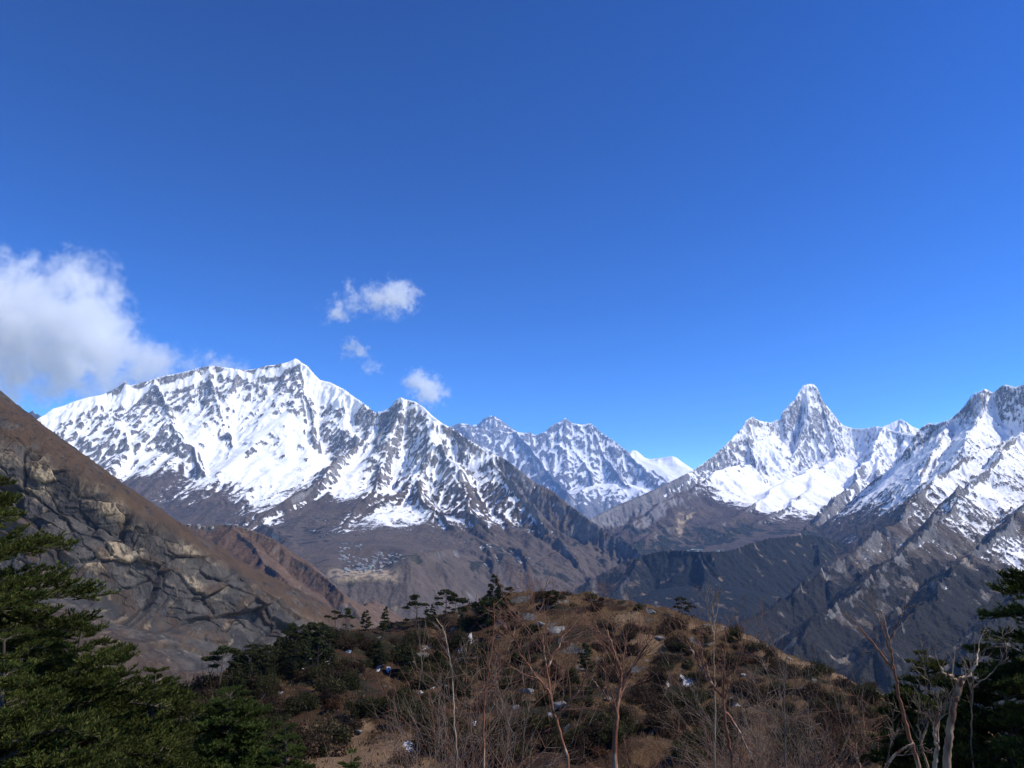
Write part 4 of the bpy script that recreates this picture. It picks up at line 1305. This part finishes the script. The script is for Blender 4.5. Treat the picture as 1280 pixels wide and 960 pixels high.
def flat(name, c, rough=.7):
    t = NT(name)
    n = t.noise(t.coord(), .8, 3)
    t.bsdf(t.mix(n, c, tuple(v * .75 for v in c)), rough)
    return t.m
M_DARKWIN = flat("dark_window", (.03, .03, .035))
M_WALL = flat("whitewashed_stone", (.42, .41, .40)); M_WALL2 = flat("grey_stone_wall", (.22, .21, .20))
ROOFS = [flat("pale_blue_roof", (.28, .31, .33), .6), flat("grey_slate_roof", (.22, .23, .25)), flat("green_roof", (.16, .25, .20), .5), flat("red_roof", (.28, .11, .09), .5), flat("white_tin_roof", (.45, .45, .45), .6)]

def village(spots, fh, label, group, name="house", size=(5.5, 3.6, 4.6), seed=5):
    r = random.Random(seed)
    pool = [house_mesh(size[0] * k, size[1], size[2], i, (M_WALL, M_WALL2)[i % 2], ROOFS[j]) for i, (k, j) in enumerate([(1, 0), (1.2, 0), (.9, 4), (1.3, 1), (1, 2), (.8, 4), (1.1, 3)])]
    for px, py in spots:
        q = on_fan(fh, px, py)
        if q is None: continue
        o = link(name, r.choice(pool[:6]) if r.random() < .93 else pool[6])
        o.location = (q[0], q[1] + 2, q[2] + .3)
        o.rotation_euler[2] = r.uniform(-.35, .35) + (1.57 if r.random() < .15 else 0)
        k = r.uniform(1.0, 1.5); o.scale = (k, k, k)
        tag(o, label, "house", group)

r_ = random.Random(11)
spots = []
for (x0, x1, y0, y1, n) in [(424, 436, 686, 704, 14), (430, 452, 711, 716, 16), (450, 478, 711, 716, 14), (466, 494, 699, 706, 14), (468, 478, 690, 696, 6), (486, 506, 692, 698, 6), (440, 470, 697, 709, 12), (428, 455, 680, 688, 6), (436, 480, 706, 711, 12)]:
    for _ in range(int(n * 1.5)):
        spots.append((r_.uniform(x0, x1), r_.uniform(y0, y1)))
village(spots, LM, "tiny pale house among the others of the village on the far terrace", "houses of the terrace village")
village([(r_.gauss(b, 4), c + r_.uniform(.5, 2.5)) for b, c in [(246, 657), (256, 658), (262, 659), (266, 658), (280, 658), (286, 657), (292, 657), (298, 658), (308, 661), (250, 660), (240, 657)]], BS,
        "tiny house on the crest of the brown spur", "houses on the brown spur", size=(4., 2.8, 3.2))
village([(866, 689.5), (871, 689), (876, 690), (884, 690), (898, 690.5), (903, 690.5), (861, 690)], WR, "pale building of the monastery on the wooded ridge crest", "monastery buildings on the wooded ridge", "monastery_building", (9., 5., 6.5))

# ------------------------------------------------------------------ pines, bushes, rocks and old snow on the hill
PROTO = {k: [tree_proto(k, 300 + 10 * i + j) for j in range(n)] for i, (k, n) in enumerate([("umbrella", 3), ("spire", 2), ("tiered", 3), ("bushy", 2)])}
rt = random.Random(21)
taken = []
def pine(px, base_py, top_py, kind, label=None, wide=1.0, y=None):
    q = on_hill(px, base_py)
    if q is None:
        yy = np.interp(px, [200, 300, 400, 500, 600, 700, 800, 900], [118, 158, 193, 211, 222, 229, 224, 204])
        a = ray(px, base_py)[0]; q = (a * yy, yy, gz(a * yy, yy))
    x, yy, z = q
    H = (P(px, top_py, yy)[2] - z) * (1.15 if label else 1.0)
    o = copy_tree(rt.choice(PROTO[kind]))
    o.location = (x, yy, z - .1)
    o.scale = (H * wide, H * wide, H)
    o.rotation_euler = (rt.uniform(-.06, .06), rt.uniform(-.06, .06), rt.uniform(0, 6.28))
    tag(o, label or "dark conifer in the thicket on the left flank of the hill", "pine tree", "dark conifers on the left flank of the hill" if not label else "pines along the hill crest")
    taken.append((x, yy, .22 * H))

for a in [(417, 792, 766, "umbrella", "rounded pine on the crest, leftmost of a pair above the dark thicket", 1.05), (433, 791, 763, "umbrella", "flat topped pine with bare lower trunk, right one of the crest pair", .9),
          (457, 788, 765, "tiered", "small bushy conifer on the crest between the pair and the slim spire"), (480, 792, 761, "spire", "slim spire shaped conifer standing alone on the crest"),
          (519, 786, 748, "umbrella", "broad round crowned pine on the crest, tallest of the middle group", 1.1), (533, 784, 762, "tiered", "short tree tucked against the broad round crowned pine"),
          (541, 786, 758, "spire", "thin dark tree between the two broad crest pines"), (555, 778, 741, "umbrella", "wide layered pine on the crest near the dark clump", 1.1), (568, 774, 745, "umbrella", "lean pine whose crown merges with the wide layered pine", .8),
          (576, 792, 764, "spire", "narrow dark tree below the wide layered pine"), (592, 785, 746, "bushy", "big dark mass of foliage left of the hilltop spire", 1.3), (607, 782, 748, "bushy", "big dark clump just below the hilltop spire", 1.3),
          (617, 756, 721, "tiered", "pointed tree standing highest on the hill top", .8), (630, 756, 733, "bushy", "rounded dark bushy tree beside the hilltop spire", 1.2),
          (852, 774, 749, "umbrella", "lopsided small pine alone on the right shoulder of the knoll", 1.0), (862, 776, 758, "umbrella", "low dark pine half hidden by the lopsided small pine", 1.1),
          (733, 846, 808, "tiered", "young dark pine alone in the middle of the hill slope", 1.0), (272, 872, 815, "umbrella", "dark tree below the thicket, nearest the big firs", 1.0),
          (695, 757, 738, "bushy", "dark round shrub tree on the knoll top", 1.5)]:
    pine(*a)
for k in range(88):
    px = rt.uniform(285, 420) if rt.random() < .72 else rt.uniform(420, 625)
    lo = np.interp(px, [280, 360, 420, 520, 620], [850, 812, 800, 795, 785])
    hi = np.interp(px, [280, 360, 420, 520, 620], [880, 850, 835, 850, 850])
    py = rt.uniform(lo, hi)
    top = max(py - rt.uniform(24, 40), np.interp(px, [285, 330, 360, 400, 425, 480, 560, 625], [818, 792, 777, 777, 797, 800, 795, 785]))
    if py - top < 12: continue
    pine(px, py, top, rt.choice(["umbrella", "umbrella", "tiered", "tiered", "spire"]), None, rt.uniform(.9, 1.3))
for l in PROTO.values():
    stash(*l)

SNOW = [(300, 845, 8, 4, "old snow patch at the left end of the dark thicket"), (315, 842, 6, 3, "small snow patch beside the leftmost one under the thicket"), (375, 834, 10, 3, "snow strip on the shaded bank under the thicket"),
        (388, 828, 7, 4, "bright snow patch in the middle of the dark thicket"), (410, 828, 9, 5, "bluish shaded snow patch under the dark conifers"), (435, 815, 9, 2, "thin snow streak below the crest pair of pines"),
        (474, 834, 9, 4, "shaded snow patch in the gully left of the dark slope"), (486, 837, 7, 2, "narrow snow strip on the bare ledge"), (512, 822, 6, 2, "little snow spot under the broad round crowned pine"),
        (530, 812, 6, 2, "snow fleck on the slope below the middle pines"), (330, 870, 5, 3, "lone snow spot in the hollow left of the big boulder"), (514, 934, 16, 8, "largest snow patch, beside the sandy clearing"),
        (536, 926, 12, 6, "snow patch right of the largest one by the clearing"), (586, 919, 9, 7, "snow behind the pale leaning stem"), (592, 909, 7, 5, "small snow patch above the one behind the pale stem"), (551, 902, 8, 3, "snow streak among the cushion bushes"),
        (541, 860, 7, 3, "snow fleck in the olive bushes at mid slope"), (526, 866, 5, 2, "tiny snow spot left of the mid slope fleck"), (557, 860, 7, 2, "thin snow streak right of the mid slope fleck"),
        (588, 800, 6, 4, "bright snow spot below the big dark clump"), (575, 815, 6, 5, "snow spot under the dark trees on the left flank"), (860, 857, 14, 6, "streaked snow patch in the shrubs below the shoulder"),
        (920, 882, 10, 6, "bluish snow patch behind the forked red sapling"), (834, 855, 5, 3, "tiny snow spot left of the streaked patch"), (688, 895, 6, 3, "snow fleck beside the large flat rock")]
BUSH = {"brown": [bush_mesh(400 + i, M_BROWNB) for i in range(3)], "olive": [bush_mesh(410 + i, M_OLIVE) for i in range(3)],
        "rust": [bush_mesh(420 + i, M_RUST) for i in range(2)], "dark": [bush_mesh(430 + i, M_JUN, 1., 1.05) for i in range(3)]}
BL = {"brown": ("dry brown dwarf bush on the open hill slope", "brown bushes on the hill"), "olive": ("olive green cushion bush on the lower hill slope", "olive bushes on the hill"),
      "rust": ("rusty red bush among the brown ones on the hill", "rusty bushes on the hill"), "dark": ("dark green juniper bush hugging the hill slope", "juniper bushes on the hill")}
CLEAR = [(482, 928, 40, 28), (452, 945, 40, 16), (412, 905, 18, 18), (786, 772, 9, 14), (690, 775, 45, 16), (665, 760, 20, 12), (812, 808, 14, 8), (905, 788, 18, 5), (720, 800, 40, 12)]
n = 0
tries = 0
while n < 430 and tries < 7000:
    tries += 1
    px = rt.uniform(200, 1120); py = rt.uniform(738, 955)
    if any(((px - c[0]) / c[2]) ** 2 + ((py - c[1]) / c[3]) ** 2 < 1 for c in CLEAR): continue
    q = on_hill(px, py)
    if q is None or q[1] > 228: continue
    x, y, z = q
    if any(abs(px - c[0]) < c[2] * .8 + 3 and -4 < py - c[1] < 9 for c in SNOW): continue
    # keep the density even over the ground as seen: near ground fewer
    if rt.random() > min(1., (y / 170.) ** 1.2 + .1): continue
    dark = .30 if px < 630 else .22
    if 405 < px < 600 and py < 800 and rt.random() < .7: continue
    k = rt.random()
    kind = "dark" if k < dark else ("olive" if k < dark + (.32 if px < 700 and py > 830 else .16) else ("rust" if k > .94 else "brown"))
    s = rt.uniform(1.3, 3.1) * (1.1 if kind != "rust" else .8) * (1.15 if px < 600 else .95)
    o = link({"brown": "dwarf_bush", "olive": "cushion_bush", "rust": "rusty_bush", "dark": "juniper_bush"}[kind], rt.choice(BUSH[kind]))
    o.location = (x, y, z - .1)
    o.rotation_euler[2] = rt.uniform(0, 6.28)
    o.scale = (s * rt.uniform(.9, 1.4), s * rt.uniform(.8, 1.1), s * rt.uniform(.8, 1.3))
    tag(o, BL[kind][0], "bush", BL[kind][1])
    n += 1

def rock_mat():
    t = NT("weathered_grey_rock")
    c = t.coord()
    n1 = t.noise(c, 2.2, 6, .65); n2 = t.noise(c, 9, 4, .6)
    col = t.mix(t.step(n1, .35, .65), (.10, .095, .088), (.24, .23, .21))
    col = t.mix(t.step(n2, .55, .75), col, (.05, .045, .04))
    t.bsdf(col, .9, t.bump(n1, .8, .15), .2)
    return t.m
M_ROCK = rock_mat()
ROCK = [rock_mesh(500 + i, M_ROCK) for i in range(5)]
ROCKS = [(375, 884, 15, "big rounded grey boulder in the brown hollow"), (421, 918, 13, "dark boulder beside the upper tip of the sandy clearing"), (447, 918, 12, "dark rock at the left edge of the sandy clearing"),
         (700, 886, 20, "large flat grey rock behind the bare saplings"), (660, 868, 16, "grey rock slab left of the large flat one"), (643, 888, 9, "small grey rock under the bare saplings"),
         (825, 800, 11, "dark boulder on the right shoulder of the knoll"), (946, 813, 9, "pale flat boulder on the right slope of the knoll"), (694, 790, 18, "long grey slab of bedrock below the knoll top"),
         (676, 782, 11, "pale grey slab beside the long bedrock slab"), (815, 768, 12, "dark outcrop on the knoll crest"), (742, 752, 8, "dark rock at the crest beside the twin bare trees"),
         (905, 785, 5, "small upright dark stone on the crest"), (846, 880, 10, "grey rock in the shrubs below the knoll"), (728, 822, 7, "rock beside the young dark pine"),
         (930, 845, 7, "half buried grey rock on the right slope"), (350, 868, 8, "grey stone left of the big rounded boulder"), (760, 878, 9, "pale grey rock between the bare stems"),
         (590, 925, 12, "grey rocks edge beside the old snow near the clearing"), (556, 812, 6, "pale stone near the dark trees on the left flank"), (1005, 868, 7, "small rock on the slope foot"), (880, 800, 6, "small rock on the shoulder"),
         (620, 905, 8, "grey rock showing between old snow and bare stems")]
for i, (px, py, w, lab) in enumerate(ROCKS):
    q = on_hill(px, py)
    if q is None: continue
    s = w / FPX * q[1] * .62
    o = link("boulder", ROCK[i % 5])
    o.location = (q[0], q[1] + s * .3, q[2] + s * .12)
    o.scale = (s * 1.25, s, s * .95)
    o.rotation_euler = (rt.uniform(-.3, .3), rt.uniform(-.3, .3), rt.uniform(0, 6.28))
    tag(o, lab, "boulder")

def snow_mat():
    t = NT("old_snow")
    c = t.coord()
    t.bsdf(t.mix(t.step(t.noise(c, 1.3, 4), .3, .7), (.30, .30, .31), (.50, .51, .53)), .6, t.bump(t.noise(c, 3, 4), .4, .1), .3)
    return t.m
M_SNOW = snow_mat()
def snow_patch(px, py, w, h, lab, seed):
    q = on_hill(px, py)
    if q is None: return
    x0, y0, _ = q
    rx = w / FPX * y0 * (.6 if w > 11 else .42); ry = max(h / FPX * y0 * 2.6, .8)
    n = 36
    g = np.linspace(-1.25, 1.25, n)
    A, B = np.meshgrid(g, g)
    rr = np.sqrt(A * A + B * B) + 1.0 * fbm(A * 1.5 + seed * 3.1, B * 1.5 - seed, 3, seed)
    th = sstep(1.0, .6, rr) * .13 - .05 + .02 * fbm(A * 4, B * 4, 3, seed + 9)
    X = x0 + A * rx; Y = y0 + B * ry
    Z = np.array([[gz(a, b) for a, b in zip(u, v)] for u, v in zip(X, Y)]) + th
    o = link("snow_patch", mesh_np("snow_patch", np.stack([X - x0, Y - y0, Z - q[2]], -1).reshape(-1, 3), grid_faces(n, n), M_SNOW))
    o.location = q
    tag(o, lab, "snow patch", "old snow patches on the hill")
for i, s in enumerate(SNOW):
    snow_patch(*s, 600 + i)

def build_grass():
    nr = np.random.default_rng(77)
    n = 42000
    px = nr.uniform(150, 1180, n); y = 62 + 172 * nr.random(n) ** .8
    x = (px - 640) / FPX / .955 * y
    i = np.interp(x, HX, np.arange(len(HX))); j = np.interp(y, HY, np.arange(len(HY)))
    z = HZ[np.round(j).astype(int), np.round(i).astype(int)]
    keep = (fbm(x / 6, y / 6, 4, 221) + .5 * fbm(x / 25, y / 25, 3, 222) > -.05)
    b = np.stack([x, y, z - .05], -1)[keep]
    g = Geo()
    for k in range(3):
        d = unit(nr.normal(size=b.shape) * .45 + np.array([0, 0, 1.]))
        blades(g, b + nr.normal(size=b.shape) * np.array([.15, .15, 0]), d, .28 + .42 * nr.random(len(b)), .05 + .06 * nr.random(len(b)), nr)
    t = leaf_mat("dry_grass", (.060, .037, .018), (.110, .070, .035), (.18, .12, .064), .4)
    tag(link("grass", g.mesh("grass", t, False)), "dry tan grass tufts over the hill", "grass", None, "stuff")
build_grass()

# ------------------------------------------------------------------ big firs at the viewpoint
fir(-55, 592, 9.0, 3.6, "tallest dark fir at the left edge with long layered boughs", 1, .10, None, .36, 5)
fir(110, 772, 9.5, 1.9, "lower fir standing in front of the cliffs, right of the tall edge fir", 2, .05, None, .27, 5)
fir(205, 838, 11.5, 1.7, "short dense fir between the big firs and the bright green one", 3, .05, None, .22, 6)
fir(20, 800, 6.5, 1.5, "near fir in the bottom corner under the tall edge fir", 4, .05, None, .22, 6)
fir(305, 866, 15., 2.2, "bright green low fir beside the sandy clearing", 5, .02, M_RHODO, .22, 7)
fir(372, 905, 14., 1.2, "little bright green fir nearest the sandy clearing", 11, .02, M_RHODO, .22, 6)
fir(455, 942, 13., 1.1, "little green fir top at the foot of the clearing", 6, .02, M_RHODO, .22)
fir(1350, 625, 8.5, 2.2, "dark fir at the right edge with boughs reaching over the slope", 7, .45, None, .34, 5)
fir(1235, 806, 8.6, 1.75, "broad fir behind the pale crooked trunks", 8, .05, None, .24, 6)
fir(1140, 814, 10.5, 1.5, "fir behind the tall red sapling", 9, .05, None, .24, 6)
fir(1290, 840, 7.5, 1.6, "near fir in the lower right corner", 10, .05, None, .24, 6)

# ------------------------------------------------------------------ bare saplings and shrubs at the viewpoint
sapling("bare_sapling", "tall pale thin stem leaning left, alone at the left of the thicket", [(572, 960, 7.5), (568, 900, 7.5), (566, 850, 7.5), (560, 810, 7.5), (554, 785, 7.5), (545, 773, 7.5)], .014, .005, M_PALE, M_GREYTWIG, 31, (), twigs=5, tl=.25)
sapling("bare_sapling", "slender upright pale red stem right of the leaning one", [(605, 960, 8), (604, 900, 8), (606, 870, 8), (612, 830, 8), (618, 790, 8), (617, 750, 8)], .020, .005, M_RED, M_REDTWIG, 32, [([(606, 872, 8), (622, 845, 8), (640, 800, 8), (648, 770, 8)], .010)], twigs=12)
sapling("bare_sapling", "bright orange barked stem with many forks in the thicket middle", [(712, 960, 7), (700, 915, 7), (690, 885, 7), (686, 850, 7.1), (680, 815, 7.1), (678, 790, 7.2)], .024, .007, M_RED, M_REDTWIG, 33,
        [([(688, 868, 7), (668, 842, 7), (650, 815, 7), (640, 790, 7)], .012), ([(684, 835, 7), (700, 805, 7.1), (712, 780, 7.2)], .011), ([(694, 900, 7), (720, 868, 7), (738, 838, 7)], .012)], twigs=14)
sapling("bare_sapling", "upright copper red trunk, thickest of the thicket", [(768, 960, 7.5), (769, 910, 7.5), (773, 870, 7.5), (778, 845, 7.5), (768, 815, 7.5), (758, 785, 7.5)], .034, .008, M_RED, M_REDTWIG, 34,
        [([(774, 862, 7.5), (790, 835, 7.5), (806, 812, 7.5), (812, 790, 7.5)], .014), ([(770, 890, 7.5), (752, 862, 7.5), (735, 842, 7.5)], .012)], twigs=16)
sapling("bare_sapling", "forked red sapling whose limbs spread into a wide V", [(918, 960, 8), (908, 915, 8), (905, 885, 8), (904, 860, 8), (906, 820, 8), (907, 780, 8)], .028, .008, M_RED, M_REDTWIG, 35,
        [([(904, 872, 8), (885, 850, 8), (868, 820, 8), (855, 795, 8), (846, 765, 8)], .016), ([(907, 890, 8), (925, 915, 8), (945, 960, 8)], .016), ([(890, 855, 8), (880, 825, 8), (874, 800, 8)], .010), ([(905, 850, 8), (920, 835, 8), (930, 815, 8)], .010)], twigs=16)
sapling("bare_sapling", "thin grey bare sapling standing clear above the shoulder", [(893, 960, 10), (894, 880, 10), (892, 820, 10), (893, 785, 10), (890, 750, 10), (893, 738, 10)], .016, .004, M_PALE, M_GREYTWIG, 36, [([(892, 790, 10), (884, 765, 10), (882, 745, 10)], .006), ([(892, 780, 10), (898, 760, 10), (897, 742, 10)], .006)], twigs=8, tl=.3)
sapling("bare_sapling", "dark thin upright stem right of the forked red sapling", [(982, 960, 8), (981, 900, 8), (980, 850, 8), (985, 815, 8)], .014, .005, M_GREYTWIG, M_GREYTWIG, 37, (), twigs=12)
sapling("bare_sapling", "long red sapling forking into dark twigs above the firs", [(1150, 960, 7), (1135, 915, 7), (1126, 880, 7), (1120, 850, 7), (1114, 815, 7), (1108, 785, 7), (1102, 762, 7)], .030, .006, M_RED, M_GREYTWIG, 38,
        [([(1112, 810, 7), (1118, 785, 7), (1128, 768, 7), (1132, 757, 7)], .008), ([(1116, 835, 7), (1098, 812, 7), (1080, 790, 7), (1066, 775, 7)], .012), ([(1113, 815, 7), (1104, 790, 7), (1096, 765, 7)], .008)], twigs=9, tl=.3)
sapling("bare_sapling", "thick pale peeling trunk broken off at the top", [(1183, 960, 6), (1186, 920, 6), (1192, 880, 6), (1198, 862, 6), (1203, 845, 6)], .036, .022, M_PALE, M_GREYTWIG, 39,
        [([(1198, 855, 6), (1190, 845, 6), (1180, 842, 6), (1175, 832, 6)], .016), ([(1202, 848, 6), (1212, 845, 6), (1222, 828, 6), (1224, 800, 6.2)], .012)], twigs=2, tl=.3)
sapling("bare_sapling", "pale crooked trunk winding beside the thick broken one", [(1167, 960, 6), (1172, 935, 6), (1168, 918, 6), (1170, 900, 6), (1175, 885, 6)], .026, .012, M_PALE, M_GREYTWIG, 40, [([(1169, 905, 6), (1178, 895, 6), (1182, 880, 6)], .012)], twigs=6, tl=.3)
sapling("bare_sapling", "thin grey white stem bending left of the crooked trunk", [(1160, 960, 6.2), (1152, 935, 6.2), (1150, 915, 6.2), (1146, 905, 6.2)], .014, .008, M_PALE, M_GREYTWIG, 41, [([(1151, 925, 6.2), (1160, 905, 6.2), (1165, 893, 6.2)], .010)], twigs=5, tl=.3)
sapling("bare_sapling", "pale slanting branch rising from the bottom edge near the crooked trunks", [(1104, 965, 6), (1114, 948, 6), (1130, 935, 6), (1142, 928, 6)], .020, .008, M_PALE, M_GREYTWIG, 42, (), twigs=5, tl=.3)
sapling("bare_sapling", "short red stem left of the long red sapling", [(1075, 960, 6.5), (1071, 945, 6.5), (1070, 928, 6.5)], .016, .010, M_RED, M_REDTWIG, 43, (), twigs=6, tl=.3)
sapling("bare_sapling", "dark upright twiggy stem before the right hand fir", [(1215, 960, 8), (1214, 900, 8), (1216, 850, 8), (1218, 800, 8)], .014, .005, M_GREYTWIG, M_GREYTWIG, 44, [([(1216, 860, 8), (1240, 840, 8), (1262, 820, 8)], .008)], twigs=5, tl=.35)

SH = [shrub_proto(700 + i, 1.9, 4 + i % 3, (M_RED, M_GREYTWIG, M_REDTWIG)[i % 3], (M_REDTWIG, M_GREYTWIG)[i % 2], .011, .5) for i in range(6)]
rs = random.Random(33)
k = 0
def put_shrub(px, top_py, Y, i, label, group):
    x = ray(px, 800)[0] * Y
    z = gz(x, Y)
    H = P(px, top_py, Y)[2] - z
    if H < .5: return
    o = copy_tree(SH[i])
    o.location = (x, Y, z)
    s = H / 1.9
    o.scale = (s * .9, s * .9, s)
    o.rotation_euler[2] = rs.uniform(0, 6.28)
    tag(o, label, "shrub", group)
for j in range(7):
    px = rs.uniform(610, 1010)
    Y = rs.uniform(7.5, 15)
    top = np.interp(px, [585, 640, 720, 800, 860, 900, 980, 1060, 1120], [875, 845, 825, 840, 860, 855, 860, 870, 870]) + rs.uniform(-5, 90)
    put_shrub(px, top, Y, rs.randrange(6), "leafless twiggy shrub of the reddish thicket along the bottom edge", "leafless shrubs of the near thicket")
for j in range(3):
    put_shrub(rs.uniform(575, 615), rs.uniform(880, 920), rs.uniform(9, 15), rs.randrange(6), "leafless low shrub in front of the sandy clearing", "leafless shrubs before the clearing")
for px, py, tp, lab in [(754, 750, 733, "left one of the twin bare trees on the crest"), (759, 750, 734, "right one of the twin bare trees on the crest"), (665, 748, 731, "small bare red tree on the knoll top"), (783, 758, 742, "bare bush on the crest right of the twin trees"), (690, 800, 782, "bare bush below the bedrock slab")]:
    q = on_hill(px, py) or (ray(px, py)[0] * 226, 226, gz(ray(px, py)[0] * 226, 226))
    o = copy_tree(SH[rs.randrange(6)])
    H = (py - tp) / FPX * q[1] * 1.1
    o.location = q; o.scale = (H / 1.9 * .9, H / 1.9 * .9, H / 1.9)
    for ch in o.children: pass
    tag(o, lab, "bare tree", "bare trees on the hill")
stash(*SH)
